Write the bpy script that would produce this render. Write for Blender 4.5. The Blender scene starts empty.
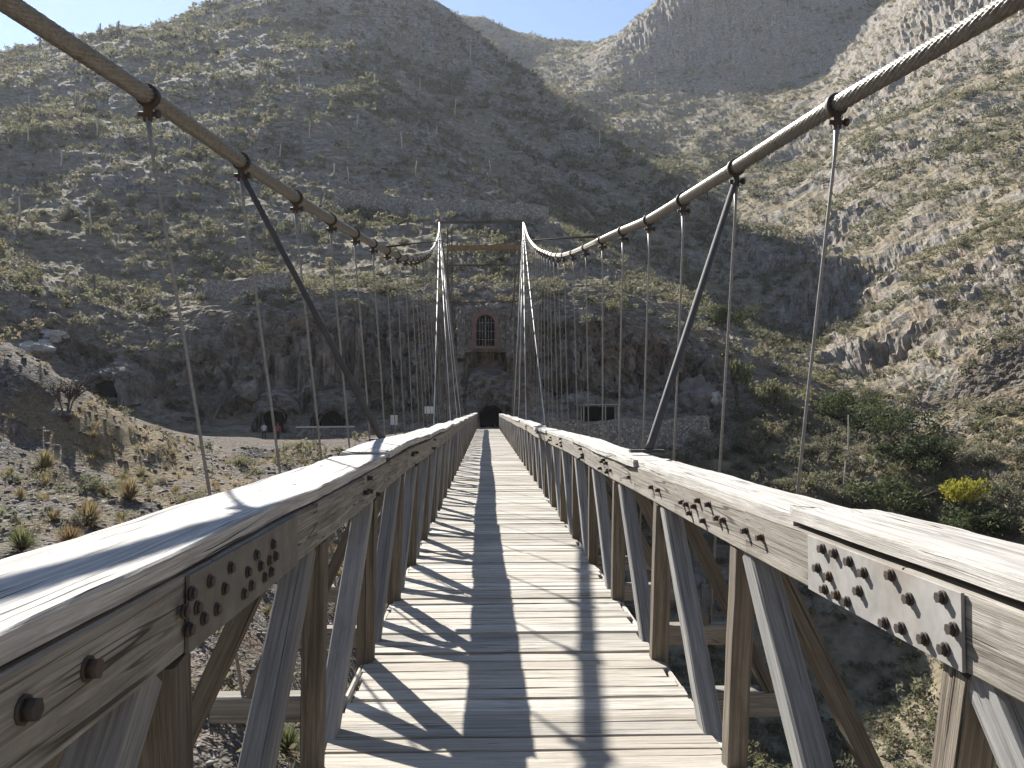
import bpy, bmesh, math, random
import numpy as np
from mathutils import Vector, Matrix
from math import radians as R, sin, cos, pi

# ------------------------------------------------------------------ camera, sky, sun, exposure
scene = bpy.context.scene
COL = scene.collection
EYE = Vector((0.0, 0.0, 1.55))
cam_d = bpy.data.cameras.new('camera'); cam = bpy.data.objects.new('camera', cam_d); COL.objects.link(cam)
cam.location = EYE; cam.rotation_euler = (R(91.79), 0, R(-1.86))
cam_d.sensor_width = 36; cam_d.lens = 28.125; cam_d.clip_start = .05; cam_d.clip_end = 5000
scene.camera = cam
SUN = Vector((-.655, 1.22, 1.0)).normalized()
SUN_EL = math.asin(SUN.z); SUN_AZ = math.atan2(SUN.x, SUN.y)
world = bpy.data.worlds.new('World'); scene.world = world; world.use_nodes = True
wn = world.node_tree
sky = wn.nodes.new('ShaderNodeTexSky'); sky.sky_type = 'NISHITA'; sky.sun_disc = False
sky.sun_elevation = SUN_EL; sky.sun_rotation = SUN_AZ; sky.altitude = 1200; sky.dust_density = .15; sky.air_density = 1.0
wn.links.new(sky.outputs[0], wn.nodes['Background'].inputs[0]); wn.nodes['Background'].inputs[1].default_value = .06
sd = bpy.data.lights.new('sun', 'SUN'); sd.energy = 4.6; sd.angle = R(.53); sd.color = (1, .955, .88)
so = bpy.data.objects.new('sun', sd); COL.objects.link(so); so.rotation_euler = SUN.to_track_quat('Z', 'Y').to_euler()
scene.view_settings.view_transform = 'Standard'; scene.view_settings.look = 'None'
scene.view_settings.exposure = 1.56; scene.view_settings.gamma = 1
scene.cycles.max_bounces = 6; scene.cycles.diffuse_bounces = 3; scene.cycles.transparent_max_bounces = 6
scene.cycles.volume_bounces = 0; scene.cycles.use_denoising = True; scene.cycles.denoiser = 'OPENIMAGEDENOISE'; scene.cycles.denoising_input_passes = 'RGB_ALBEDO_NORMAL'; scene.cycles.denoising_prefilter = 'ACCURATE'; scene.cycles.use_adaptive_sampling = False

rng = np.random.default_rng(7); random.seed(7)
CR = cam.rotation_euler.to_matrix()
def P(px, py, Y):
    """world point seen at a place of the picture, at the distance Y ahead"""
    d = CR @ Vector(((px - 512) / 800, -(py - 384) / 800, -1))
    return EYE + d * (Y / d.y)

# ------------------------------------------------------------------ noise (numpy)
def _h(ix, iy, iz, s):
    n = (ix * 374761393 + iy * 668265263 + iz * 2147483647 + s * 974634777) & 0xffffffff
    n = ((n ^ (n >> 13)) * 1274126177) & 0xffffffff
    n = ((n ^ (n >> 16)) * 2246822519) & 0xffffffff
    return ((n ^ (n >> 15)) & 0xffffff) / float(0xffffff)
def vnoise(p, s=0):
    i = np.floor(p).astype(np.int64); f = p - i; u = f * f * f * (f * (f * 6 - 15) + 10)
    x, y, z = i[:, 0], i[:, 1], i[:, 2]; a, b, c = u[:, 0], u[:, 1], u[:, 2]
    def l(A, B, t): return A + (B - A) * t
    r = l(l(l(_h(x, y, z, s), _h(x + 1, y, z, s), a), l(_h(x, y + 1, z, s), _h(x + 1, y + 1, z, s), a), b),
          l(l(_h(x, y, z + 1, s), _h(x + 1, y, z + 1, s), a), l(_h(x, y + 1, z + 1, s), _h(x + 1, y + 1, z + 1, s), a), b), c)
    return r * 2 - 1
def fbm(p, o=4, s=0, g=.5, ridge=False):
    t = 0; a = 1; n = 0
    for k in range(o):
        v = vnoise(p * (2.03 ** k) + 17.3 * k, s + k)
        if ridge: v = 1 - 2 * np.abs(v)
        t = t + a * v; n += a; a *= g
    return t / n
def blocks(p, s=0):
    """cellular blocks: a random level for the nearest cell, with a seam round each"""
    i = np.floor(p).astype(np.int64); b1 = np.full(len(p), 9.); b2 = b1.copy(); val = np.zeros(len(p))
    for dx in (-1, 0, 1):
        for dy in (-1, 0, 1):
            for dz in (-1, 0, 1):
                x, y, z = i[:, 0] + dx, i[:, 1] + dy, i[:, 2] + dz
                d = np.sqrt((x + _h(x, y, z, s) - p[:, 0]) ** 2 + (y + _h(x, y, z, s + 1) - p[:, 1]) ** 2 + (z + _h(x, y, z, s + 2) - p[:, 2]) ** 2)
                nb = d < b1; b2 = np.where(nb, b1, np.minimum(b2, d)); val = np.where(nb, _h(x, y, z, s + 3), val); b1 = np.where(nb, d, b1)
    return val * 2 - 1 - .7 * (1 - np.clip((b2 - b1) / .18, 0, 1))
def sstep(a, b, x):
    t = np.clip((x - a) / (b - a), 0, 1); return t * t * (3 - 2 * t)

# ------------------------------------------------------------------ object helpers
def link(name, me, mats, parent=None):
    o = bpy.data.objects.new(name, me); COL.objects.link(o)
    for m in (mats if isinstance(mats, (list, tuple)) else [mats]):
        if m: me.materials.append(m)
    if parent: o.parent = parent
    return o
def tag(o, label=None, cat=None, group=None, kind=None):
    if label: o['label'] = label
    if cat: o['category'] = cat
    if group: o['group'] = group
    if kind: o['kind'] = kind
    return o
def empty(name, loc, rz=0):
    o = bpy.data.objects.new(name, None); COL.objects.link(o); o.location = loc; o.rotation_euler = (0, 0, rz); o.empty_display_size = .1
    return o
def np_mesh(name, V, F, attrs=None, smooth=False):
    """V n x 3, F m x k (k = 3 or 4); attrs {name: per-face or per-point floats / rgb}"""
    me = bpy.data.meshes.new(name); k = F.shape[1]
    me.vertices.add(len(V)); me.vertices.foreach_set('co', np.ascontiguousarray(V, dtype=np.float32).ravel())
    me.loops.add(F.size); me.loops.foreach_set('vertex_index', np.ascontiguousarray(F, dtype=np.int32).ravel())
    me.polygons.add(len(F)); me.polygons.foreach_set('loop_start', np.arange(0, F.size, k, dtype=np.int32))
    if smooth: me.polygons.foreach_set('use_smooth', np.ones(len(F), dtype=bool))
    for n, a in (attrs or {}).items():
        dom = 'POINT' if len(a) == len(V) else 'FACE'
        if a.ndim == 1:
            t = me.attributes.new(n, 'FLOAT', dom); t.data.foreach_set('value', a.astype(np.float32))
        else:
            t = me.attributes.new(n, 'FLOAT_VECTOR', dom); t.data.foreach_set('vector', a.astype(np.float32).ravel())
    me.update(calc_edges=True); me.validate()
    return me

class MB:
    def __init__(s): s.V = []; s.F = []; s.U = []; s.Rn = []; s.Mi = []; s.Sm = []
    def face(s, idx, uv, r, mi=0, sm=False): s.F.append(idx); s.U.append(uv); s.Rn.append(r); s.Mi.append(mi); s.Sm.append(sm)
    def bar(s, p0, p1, w, h, up=(0, 0, 1), ch=.008, n=1, jit=0, mi=0, r=None, bow=0, endjit=0):
        """weathered timber from p0 to p1, w across, h along 'up'; chamfered arrises, n lengths with worn edges"""
        p0, p1 = Vector(p0), Vector(p1); ax = (p1 - p0); L = ax.length; ax.normalize()
        sd_ = ax.cross(Vector(up)).normalized(); u = sd_.cross(ax).normalized()
        r = random.random() if r is None else r
        w2, h2 = w / 2, h / 2; c = min(ch, w2 * .8, h2 * .8)
        prof = [(-w2 + c, -h2), (w2 - c, -h2), (w2, -h2 + c), (w2, h2 - c), (w2 - c, h2), (-w2 + c, h2), (-w2, h2 - c), (-w2, -h2 + c)]
        per = [0]
        for i in range(8):
            a, b = prof[i], prof[(i + 1) % 8]; per.append(per[-1] + math.hypot(a[0] - b[0], a[1] - b[1]))
        b0 = len(s.V)
        for k in range(n + 1):
            t = k / n; q = p0 + ax * (L * t) + u * (bow * sin(pi * t))
            for (a, b) in prof:
                j = Vector((random.uniform(-jit, jit), random.uniform(-jit, jit))) if jit else Vector((0, 0))
                e = ax * random.uniform(-endjit, endjit) if endjit and k in (0, n) else Vector()
                s.V.append(q + sd_ * (a + j.x) + u * (b + j.y) + e)
        for k in range(n):
            for i in range(8):
                a = b0 + k * 8 + i; b = b0 + k * 8 + (i + 1) % 8
                x0, x1 = L * k / n, L * (k + 1) / n
                s.face((a, b, b + 8, a + 8), ((x0, per[i]), (x0, per[i + 1]), (x1, per[i + 1]), (x1, per[i])), r, mi)
        s.face(tuple(b0 + 7 - i for i in range(8)), tuple((prof[7 - i][0] * .15, prof[7 - i][1]) for i in range(8)), r, mi)
        e0 = b0 + n * 8
        s.face(tuple(e0 + i for i in range(8)), tuple((prof[i][0] * .15, prof[i][1]) for i in range(8)), r, mi)
    def tube(s, pts, rad, sides=8, mi=0, cap=True, lobes=0, pitch=1, depth=0, r=None):
        pts = [Vector(p) for p in pts]; r = random.random() if r is None else r
        b0 = len(s.V); d = 0; ref = None
        for k, q in enumerate(pts):
            t = (pts[min(k + 1, len(pts) - 1)] - pts[max(k - 1, 0)]).normalized()
            if ref is None: ref = t.orthogonal().normalized()
            ref = (ref - t * ref.dot(t)).normalized(); bt = t.cross(ref)
            if k: d += (pts[k] - pts[k - 1]).length
            rr = rad[k] if isinstance(rad, (list, tuple)) else rad
            for i in range(sides):
                a = 2 * pi * i / sides; q2 = rr
                if lobes:
                    ph = lobes * (a + 2 * pi * d / pitch); q2 = rr * (1 - depth * (1 - abs(sin(ph / 2))) ** 1.5)
                s.V.append(q + (ref * cos(a) + bt * sin(a)) * q2)
        d = 0
        for k in range(len(pts) - 1):
            d1 = d + (pts[k + 1] - pts[k]).length
            for i in range(sides):
                a = b0 + k * sides + i; b = b0 + k * sides + (i + 1) % sides
                v0, v1 = i / sides * .2, (i + 1) / sides * .2
                s.face((a, b, b + sides, a + sides), ((d, v0), (d, v1), (d1, v1), (d1, v0)), r, mi, True)
            d = d1
        if cap:
            s.face(tuple(b0 + sides - 1 - i for i in range(sides)), tuple((0, 0) for i in range(sides)), r, mi)
            e0 = b0 + (len(pts) - 1) * sides
            s.face(tuple(e0 + i for i in range(sides)), tuple((0, 0) for i in range(sides)), r, mi)
    def build(s, name, mats, parent=None):
        me = bpy.data.meshes.new(name); me.from_pydata([tuple(v) for v in s.V], [], s.F)
        uv = me.uv_layers.new(name='UVMap')
        flat = [c for f in s.U for p in f for c in p]; uv.data.foreach_set('uv', flat)
        a = me.attributes.new('rnd', 'FLOAT', 'FACE'); a.data.foreach_set('value', s.Rn)
        me.polygons.foreach_set('use_smooth', s.Sm)
        o = link(name, me, mats, parent)
        if any(s.Mi): me.polygons.foreach_set('material_index', s.Mi)
        me.update(); return o

# ------------------------------------------------------------------ materials
class NT:
    def __init__(s, name):
        s.m = bpy.data.materials.new(name); s.m.use_nodes = True; s.t = s.m.node_tree; s.n = s.t.nodes
        s.b = s.n['Principled BSDF']; s.b.inputs['Roughness'].default_value = .9; s.b.inputs['Specular IOR Level'].default_value = .2
        s.out = s.n['Material Output']
    def lk(s, a, b): s.t.links.new(a, b)
    def node(s, ty, **kw):
        n = s.n.new(ty)
        for k, v in kw.items(): setattr(n, k, v)
        return n
    def set(s, n, k, v):
        if hasattr(v, 'links') or isinstance(v, bpy.types.NodeSocket): s.lk(v, n.inputs[k])
        else: n.inputs[k].default_value = v
    def noise(s, vec, scale, det=4, rough=.55, dist=0, out='Fac'):
        n = s.node('ShaderNodeTexNoise'); s.lk(vec, n.inputs['Vector']); n.inputs['Scale'].default_value = scale
        n.inputs['Detail'].default_value = det; n.inputs['Roughness'].default_value = rough; n.inputs['Distortion'].default_value = dist
        return n.outputs[out]
    def ramp(s, f, stops, interp='LINEAR'):
        n = s.node('ShaderNodeValToRGB'); s.lk(f, n.inputs[0]); e = n.color_ramp.elements; n.color_ramp.interpolation = interp
        while len(e) < len(stops): e.new(.5)
        for el, (p, c) in zip(e, stops): el.position = p; el.color = (*c, 1) if isinstance(c, tuple) else (c, c, c, 1)
        return n.outputs[0]
    def mix(s, f, a, b, bt='MIX'):
        n = s.node('ShaderNodeMix', data_type='RGBA', blend_type=bt)
        for i, v in ((0, f), (6, a), (7, b)):
            if isinstance(v, bpy.types.NodeSocket): s.lk(v, n.inputs[i])
            else: n.inputs[i].default_value = (*v, 1) if isinstance(v, tuple) else v
        return n.outputs[2]
    def math(s, op, a, b=0, c=0):
        n = s.node('ShaderNodeMath', operation=op)
        for i, v in enumerate((a, b, c)):
            if isinstance(v, bpy.types.NodeSocket): s.lk(v, n.inputs[i])
            else: n.inputs[i].default_value = v
        return n.outputs[0]
    def attr(s, name): return s.node('ShaderNodeAttribute', attribute_name=name)
    def mapv(s, vec, sc, loc=(0, 0, 0)):
        n = s.node('ShaderNodeMapping'); s.lk(vec, n.inputs[0]); n.inputs['Scale'].default_value = sc; n.inputs['Location'].default_value = loc
        return n.outputs[0]
    def bump(s, h, st=.5, d=.02):
        n = s.node('ShaderNodeBump'); n.inputs['Strength'].default_value = st; n.inputs['Distance'].default_value = d
        s.lk(h, n.inputs['Height']); s.lk(n.outputs[0], s.b.inputs['Normal']); return n.outputs[0]
    def color(s, c):
        if isinstance(c, bpy.types.NodeSocket): s.lk(c, s.b.inputs['Base Color'])
        else: s.b.inputs['Base Color'].default_value = (*c, 1)

def wood(name, dark, mid, light, var=.35, crack=.5, split=.0, tan=.0):
    t = NT(name); uv = t.node('ShaderNodeUVMap').outputs[0]
    rn = t.attr('rnd').outputs['Fac']
    oi = t.node('ShaderNodeObjectInfo').outputs['Random']
    rr = t.math('FRACT', t.math('ADD', rn, oi))
    cx = t.node('ShaderNodeCombineXYZ'); t.lk(t.math('MULTIPLY', rr, 37.0), cx.inputs[2])
    t.lk(t.math('MULTIPLY', rr, 91.0), cx.inputs[0])
    va = t.node('ShaderNodeVectorMath', operation='ADD'); t.lk(uv, va.inputs[0]); t.lk(cx.outputs[0], va.inputs[1])
    v = va.outputs[0]
    g1 = t.noise(t.mapv(v, (1.3, 48, 1)), 1, 8, .68, 1.2)
    g2 = t.noise(t.mapv(v, (7, 330, 1)), 1, 4, .65, .2)
    bl = t.noise(t.mapv(v, (1.1, 6, 1)), 1, 4, .6)
    ck = t.noise(t.mapv(v, (.9, 75, 1)), 1, 3, .5, .3)
    ckm = t.ramp(ck, [(.29, 0.0), (.36, 1.0)])
    c = t.ramp(g1, [(.37, dark), (.5, mid), (.6, light)])
    c = t.mix(t.ramp(g2, [(.36, .55), (.5, 0.0)]), c, dark)
    c = t.mix(t.ramp(bl, [(.35, 0.0), (.7, .55)]), c, light)
    tone = t.ramp(rr, [(0, 1 - var), (1, 1.0)])
    c = t.mix(1.0, c, tone, 'MULTIPLY')
    if tan: c = t.mix(t.math('MULTIPLY', t.ramp(t.math('FRACT', t.math('MULTIPLY', rr, 7.3)), [(.3, 0.0), (.9, 1.0)]), tan), c, (.36, .285, .20))
    st_ = t.noise(t.mapv(v, (2.2, 9, 1)), 1, 5, .7); c = t.mix(t.ramp(st_, [(.52, 0.0), (.66, .5)]), c, dark)
    c = t.mix(t.math('MULTIPLY', t.math('SUBTRACT', 1.0, ckm), crack), c, (.03, .026, .022))
    if split:
        k2 = t.noise(t.mapv(v, (.55, 17, 1)), 1, 2, .4, .5); k3 = t.math('ABSOLUTE', t.math('SUBTRACT', k2, .5))
        km = t.ramp(k3, [(.006, 0.0), (.014, 1.0)]); lim = t.ramp(t.noise(t.mapv(v, (1.3, 3, 1)), 1, 2), [(.48, 0.0), (.56, 1.0)])
        sp_ = t.math('MULTIPLY', t.math('SUBTRACT', 1.0, km), t.math('MULTIPLY', lim, split)); c = t.mix(sp_, c, (.025, .022, .02))
    t.color(c)
    h = t.math('ADD', t.math('MULTIPLY', g1, .5), t.math('ADD', t.math('MULTIPLY', g2, .22), t.math('MULTIPLY', ckm, .8)))
    t.bump(h, .9, .011)
    return t.m
M_DECK = wood('weathered deck wood', (.25, .23, .20), (.46, .43, .38), (.62, .59, .53), .42, .9, .6, .28)
M_CAP = wood('silvered rail wood', (.27, .255, .235), (.46, .44, .41), (.62, .605, .575), .14, .9, 1.0, .12)
M_BEAM = wood('grey beam wood', (.12, .105, .085), (.23, .21, .18), (.36, .335, .295), .2, .9, .8, .25)
M_POST = wood('brown post wood', (.09, .074, .056), (.165, .14, .11), (.25, .22, .18), .4, .8)
M_DIAG = wood('grey brace wood', (.16, .155, .15), (.27, .265, .255), (.36, .355, .345), .3, .7)

def metal(name, c0, c1, rust=None, rough=.6, met=.5, sc=30):
    t = NT(name); p = t.node('ShaderNodeTexCoord').outputs['Object']
    n = t.noise(p, sc, 5, .65); c = t.ramp(n, [(.3, c0), (.7, c1)])
    if rust: c = t.mix(t.ramp(t.noise(p, sc * .35, 5, .65), [(.5, 0.0), (.68, .8)]), c, rust)
    t.color(c); t.b.inputs['Roughness'].default_value = rough; t.b.inputs['Metallic'].default_value = met
    t.b.inputs['Specular IOR Level'].default_value = .4
    t.bump(n, .3, .003); return t.m
M_PLATE = metal('galvanised plate', (.20, .195, .185), (.32, .31, .29), (.20, .165, .13), .8, .0, 9)
M_OLDPL = metal('old brown plate', (.11, .10, .088), (.19, .175, .15), (.13, .085, .055), .75, .1, 12)
M_RUST = metal('dark iron', (.035, .03, .027), (.085, .07, .06), (.12, .065, .035), .65, .4)
M_CABLE = metal('greased wire rope', (.17, .16, .142), (.31, .295, .265), (.15, .12, .09), .42, .35, 60)
M_ROPE = metal('galvanised wire', (.18, .175, .165), (.30, .295, .28), None, .55, .3, 40)
M_STAY = metal('pale stay wire', (.55, .55, .53), (.7, .7, .68), None, .5, .2, 40)
M_POLE = metal('painted pole', (.045, .046, .049), (.075, .077, .08), (.10, .08, .065), .8, .0, 12)

def terrain_mat():
    t = NT('desert ground'); p = t.node('ShaderNodeTexCoord').outputs['Object']
    a = t.node('ShaderNodeSeparateXYZ'); t.lk(t.attr('mask').outputs['Vector'], a.inputs[0])
    scree, rock, grass = a.outputs[0], a.outputs[1], a.outputs[2]
    n1 = t.noise(p, .09, 5, .6); n2 = t.noise(p, .9, 6, .65); n3 = t.noise(p, 7, 5, .7)
    soil = t.ramp(n2, [(.34, (.105, .09, .064)), (.5, (.19, .163, .112)), (.66, (.27, .233, .162))])
    soil = t.mix(t.ramp(n1, [(.4, 0.0), (.65, .6)]), soil, (.20, .165, .105))
    nz = t.node('ShaderNodeSeparateXYZ'); t.lk(t.node('ShaderNodeNewGeometry').outputs['True Normal'], nz.inputs[0])
    steep = t.ramp(nz.outputs[2], [(.35, 1.0), (.62, 0.0)])
    st = t.mix(steep, t.noise(t.mapv(p, (.5, .5, 1.6)), 1.0, 8, .72, .6), t.noise(t.mapv(p, (.8, .8, .5)), 1.0, 8, .74, .3))
    rk = t.ramp(st, [(.35, (.075, .066, .06)), (.45, (.19, .172, .152)), (.54, (.28, .262, .232)), (.66, (.42, .402, .37))])
    rk = t.mix(t.ramp(t.noise(p, .22, 4, .6), [(.45, 0.0), (.7, .75)]), rk, t.ramp(st, [(.36, (.085, .06, .045)), (.62, (.38, .285, .215))]))
    vo = t.node('ShaderNodeTexVoronoi'); t.lk(p, vo.inputs['Vector']); vo.inputs['Scale'].default_value = 4.5; vo.inputs['Randomness'].default_value = 1
    vs = t.node('ShaderNodeSeparateColor'); t.lk(vo.outputs['Color'], vs.inputs[0])
    vo2 = t.node('ShaderNodeTexVoronoi'); t.lk(p, vo2.inputs['Vector']); vo2.inputs['Scale'].default_value = 13
    vs2 = t.node('ShaderNodeSeparateColor'); t.lk(vo2.outputs['Color'], vs2.inputs[0])
    g = t.ramp(vs.outputs[0], [(.0, (.05, .046, .043)), (.6, (.115, .106, .098)), (.93, (.20, .19, .178)), (1, (.42, .41, .39))])
    g2 = t.ramp(vs2.outputs[0], [(.0, (.045, .042, .039)), (.7, (.125, .116, .107)), (1, (.33, .32, .30))])
    g = t.mix(.5, g, g2)
    g = t.mix(t.ramp(t.noise(p, .35, 4, .6), [(.38, 0.0), (.62, .75)]), g, (.15, .11, .08))
    gr = t.ramp(n3, [(.3, (.13, .105, .058)), (.55, (.25, .195, .105)), (.75, (.36, .28, .165))])
    c = t.mix(rock, soil, rk); c = t.mix(scree, c, g)
    gm = t.math('MULTIPLY', grass, t.ramp(n3, [(.35, .35), (.6, 1.0)]))
    c = t.mix(gm, c, gr)
    t.color(c); t.b.inputs['Roughness'].default_value = 1; t.b.inputs['Specular IOR Level'].default_value = .1
    hs = t.math('SUBTRACT', 1.0, vo.outputs['Distance']); hs2 = t.math('SUBTRACT', 1.0, vo2.outputs['Distance'])
    h = t.math('ADD', t.math('MULTIPLY', t.math('ADD', hs, t.math('MULTIPLY', hs2, .5)), t.math('MULTIPLY', scree, .14)),
               t.math('ADD', t.math('MULTIPLY', n2, .22), t.math('ADD', t.math('MULTIPLY', n3, .06), t.math('MULTIPLY', t.math('MULTIPLY', st, rock), .7))))
    t.bump(h, 1.0, 1.0)
    return t.m
M_GROUND = terrain_mat()

def stone_mat(name, c0, c1, c2, sc=4.2):
    t = NT(name); p = t.node('ShaderNodeTexCoord').outputs['Object']
    v = t.node('ShaderNodeTexVoronoi', feature='DISTANCE_TO_EDGE'); t.lk(p, v.inputs['Vector']); v.inputs['Scale'].default_value = sc
    v2 = t.node('ShaderNodeTexVoronoi'); t.lk(p, v2.inputs['Vector']); v2.inputs['Scale'].default_value = sc
    s_ = t.node('ShaderNodeSeparateColor'); t.lk(v2.outputs['Color'], s_.inputs[0])
    c = t.ramp(s_.outputs[0], [(0, c0), (.55, c1), (1, c2)])
    c = t.mix(t.math('MULTIPLY', t.noise(p, 9, 5, .7), .5), c, c0)
    j = t.ramp(v.outputs['Distance'], [(.01, 0.0), (.07, 1.0)])
    c = t.mix(t.math('SUBTRACT', 1.0, j), c, (.15, .135, .115)); t.color(c)
    t.bump(t.math('ADD', j, t.math('MULTIPLY', t.noise(p, 9, 4, .6), .4)), .9, .08); return t.m
M_STONE = stone_mat('dry stone masonry', (.22, .207, .188), (.36, .342, .31), (.52, .5, .46))
M_RUBBLE = stone_mat('reddish rubble', (.16, .135, .12), (.27, .235, .205), (.42, .39, .35), 5.0)
def plain(name, c0, c1, sc=6, rough=.9):
    t = NT(name); p = t.node('ShaderNodeTexCoord').outputs['Object']; n = t.noise(p, sc, 6, .68)
    t.color(t.ramp(n, [(.3, c0), (.7, c1)])); t.bump(n, .6, .06); t.b.inputs['Roughness'].default_value = rough; return t.m
M_SHRINE = stone_mat('shrine masonry', (.13, .12, .108), (.22, .207, .187), (.33, .315, .285))
M_BRICK = plain('red brick surround', (.14, .082, .07), (.23, .145, .125), 5)
M_VOID = plain('painted dark interior', (.006, .006, .006), (.014, .013, .012), 2)  # near-black colour painted in for the shade inside openings
M_ROCK = plain('cliff rock', (.10, .088, .078), (.24, .215, .195), 1.3)
M_PALE = plain('pale limestone', (.26, .25, .235), (.48, .465, .44), 1.6)
M_WHITE = plain('white painted board', (.55, .55, .53), (.75, .75, .72), 3)
M_TWR = metal('dark tower steel', (.06, .055, .05), (.12, .11, .10), (.14, .08, .05), .7, .2, 2)
M_TWOOD = plain('brown tower timber', (.15, .10, .055), (.26, .18, .10), 4)

def leafmat(name, stops, tr=.35):
    t = NT(name); a = t.attr('tint').outputs['Fac']; oi = t.node('ShaderNodeObjectInfo').outputs['Random']
    f = t.math('FRACT', t.math('ADD', a, oi)); c = t.ramp(f, stops)
    t.color(c)
    tb = t.node('ShaderNodeBsdfTranslucent'); t.lk(c, tb.inputs['Color'])
    ms = t.node('ShaderNodeMixShader'); ms.inputs[0].default_value = tr
    t.lk(t.b.outputs[0], ms.inputs[1]); t.lk(tb.outputs[0], ms.inputs[2]); t.lk(ms.outputs[0], t.out.inputs[0])
    t.b.inputs['Roughness'].default_value = .8; return t.m
M_SCRUB = leafmat('scrub foliage', [(0, (.15, .152, .09)), (.2, (.20, .19, .13)), (.4, (.11, .12, .066)), (.6, (.22, .20, .15)), (.75, (.17, .175, .085)), (.88, (.22, .18, .12)), (1, (.15, .15, .11))], .42)
M_DRY = leafmat('dry grass', [(0, (.22, .17, .09)), (.5, (.30, .24, .13)), (.8, (.20, .19, .09)), (1, (.26, .16, .09))])
M_YUC = leafmat('yucca blades', [(0, (.13, .15, .07)), (.6, (.16, .17, .08)), (1, (.2, .19, .09))])
M_DARKG = leafmat('dark green foliage', [(0, (.045, .06, .025)), (1, (.075, .09, .035))])
M_YEL = leafmat('yellow green foliage', [(0, (.27, .26, .03)), (1, (.36, .33, .05))])
M_GREYT = leafmat('grey twigs', [(0, (.18, .165, .14)), (1, (.25, .235, .20))], .1)
M_STALK = plain('bleached stalk', (.34, .31, .25), (.5, .47, .39), 3)
M_CACT = plain('columnar cactus skin', (.10, .115, .065), (.17, .18, .11), 3)
M_BARK = plain('dark bark', (.05, .04, .032), (.11, .09, .07), 8)

# ------------------------------------------------------------------ terrain: control points picked off the photo at judged distances
CP = []
def cp(px, py, Y): p = P(px, py, Y); CP.append((p.x, p.y, p.z))
def cw(x, y, z): CP.append((x, y, z))
# gorge under and beside the bridge
for q in [(0, 0, -10), (0, 20, -13), (3, 36, -15.5), (2, 50, -11.5), (0, 58, -2.2), (10, 10, -14), (20, 20, -16), (15, 40, -17.5), (30, 32, -16.5), (22, 47, -16.5), (-8, 6, -8), (-20, 2, -4.5),
          (-40, 5, 2), (-70, 20, 12), (-60, -30, 10), (0, -20, -8), (0, -38, -.8), (20, -30, -6), (60, -20, 4), (45, 5, -8), (80, 30, 18), (0, -120, 40), (-100, -80, 45), (110, -80, 50),
          (0, -300, 80), (-250, -150, 90), (250, -150, 95)]: cw(*q)
# left scree slope and path
for q in [(0, 352, 46), (-150, 300, 48), (60, 390, 55), (130, 415, 64), (0, 432, 42), (-150, 420, 40), (60, 450, 44), (160, 440, 60), (250, 436, 69), (340, 434, 70), (420, 432, 70), (100, 500, 34), (200, 500, 42),
          (260, 465, 56), (20, 545, 23), (-150, 560, 22), (150, 560, 25), (200, 620, 21), (290, 745, 16), (380, 620, 32), (330, 520, 42), (420, 560, 45), (-60, 640, 17)]: cp(*q)
# far bank terrace and cliff foot
for q in [(488, 429, 64), (440, 431, 66), (488, 427, 74), (420, 431, 75), (340, 431, 76), (270, 432, 75), (200, 428, 76), (120, 412, 74), (60, 395, 72), (560, 424, 74), (640, 424, 74), (700, 424, 74)]: cp(*q)
# top of the cliff band
for q in [(488, 345, 78.5), (430, 325, 80), (350, 330, 80), (280, 325, 81), (210, 330, 83), (120, 345, 82), (60, 330, 80), (0, 300, 80), (560, 330, 80), (620, 320, 82), (680, 335, 82), (720, 360, 80)]: cp(*q)
# main hill
for q in [(488, 290, 90), (400, 290, 90), (300, 285, 92), (200, 290, 95), (100, 280, 98), (0, 230, 105), (-160, 240, 100), (340, 218, 118), (440, 222, 116), (540, 222, 116), (240, 215, 118), (620, 275, 120), (680, 295, 118), (560, 225, 150),
          (400, 140, 165), (300, 130, 164), (200, 130, 160), (100, 130, 160), (0, 120, 160), (-160, 140, 158), (500, 150, 202), (580, 190, 208), (640, 240, 180), (350, 60, 222), (250, 55, 222), (150, 70, 208), (440, 75, 262), (380, 95, 205), (330, 95, 190),
          (-30, 76, 262), (60, 48, 285), (130, 34, 296), (200, 17, 305), (250, 2, 310), (330, -24, 322), (400, -16, 318), (434, 3, 312), (-160, 60, 270), (-400, 40, 280)]: cp(*q)
# crest of the spur that runs down to the right
for q in [(465, 28, 304), (500, 52, 296), (540, 84, 280), (600, 130, 256), (645, 165, 236), (690, 200, 212), (740, 235, 184), (790, 285, 150), (840, 345, 118), (880, 390, 96)]: cp(*q)
# behind the crest the ground drops away
for q in [(465, 50, 330), (540, 115, 312), (600, 160, 288), (690, 228, 242), (740, 262, 210), (790, 312, 172), (840, 360, 140)]: cp(*q)
for q in [(60, 70, 370), (200, 45, 390), (330, 10, 410), (-160, 100, 360)]: cp(*q)
# saddle slope behind
for q in [(455, 12, 610), (480, 20, 615), (520, 34, 610), (560, 42, 600), (600, 49, 585), (560, 85, 450), (640, 110, 385), (700, 140, 325), (760, 190, 255), (800, 230, 210), (520, 70, 500), (610, 85, 430), (680, 170, 290), (740, 215, 238)]: cp(*q)
for q in [(480, 50, 760), (560, 70, 760), (600, 80, 750), (400, 60, 740)]: cp(*q)
# far right mountain
for q in [(607, 47, 520), (618, 36, 512), (640, 16, 505), (668, -6, 500), (720, -34, 495), (800, -55, 490), (900, -60, 480), (660, 70, 440), (690, 60, 445), (760, 95, 392), (830, 70, 385), (860, 0, 440), (800, 160, 300), (850, 130, 300), (790, 40, 425)]: cp(*q)
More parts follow.
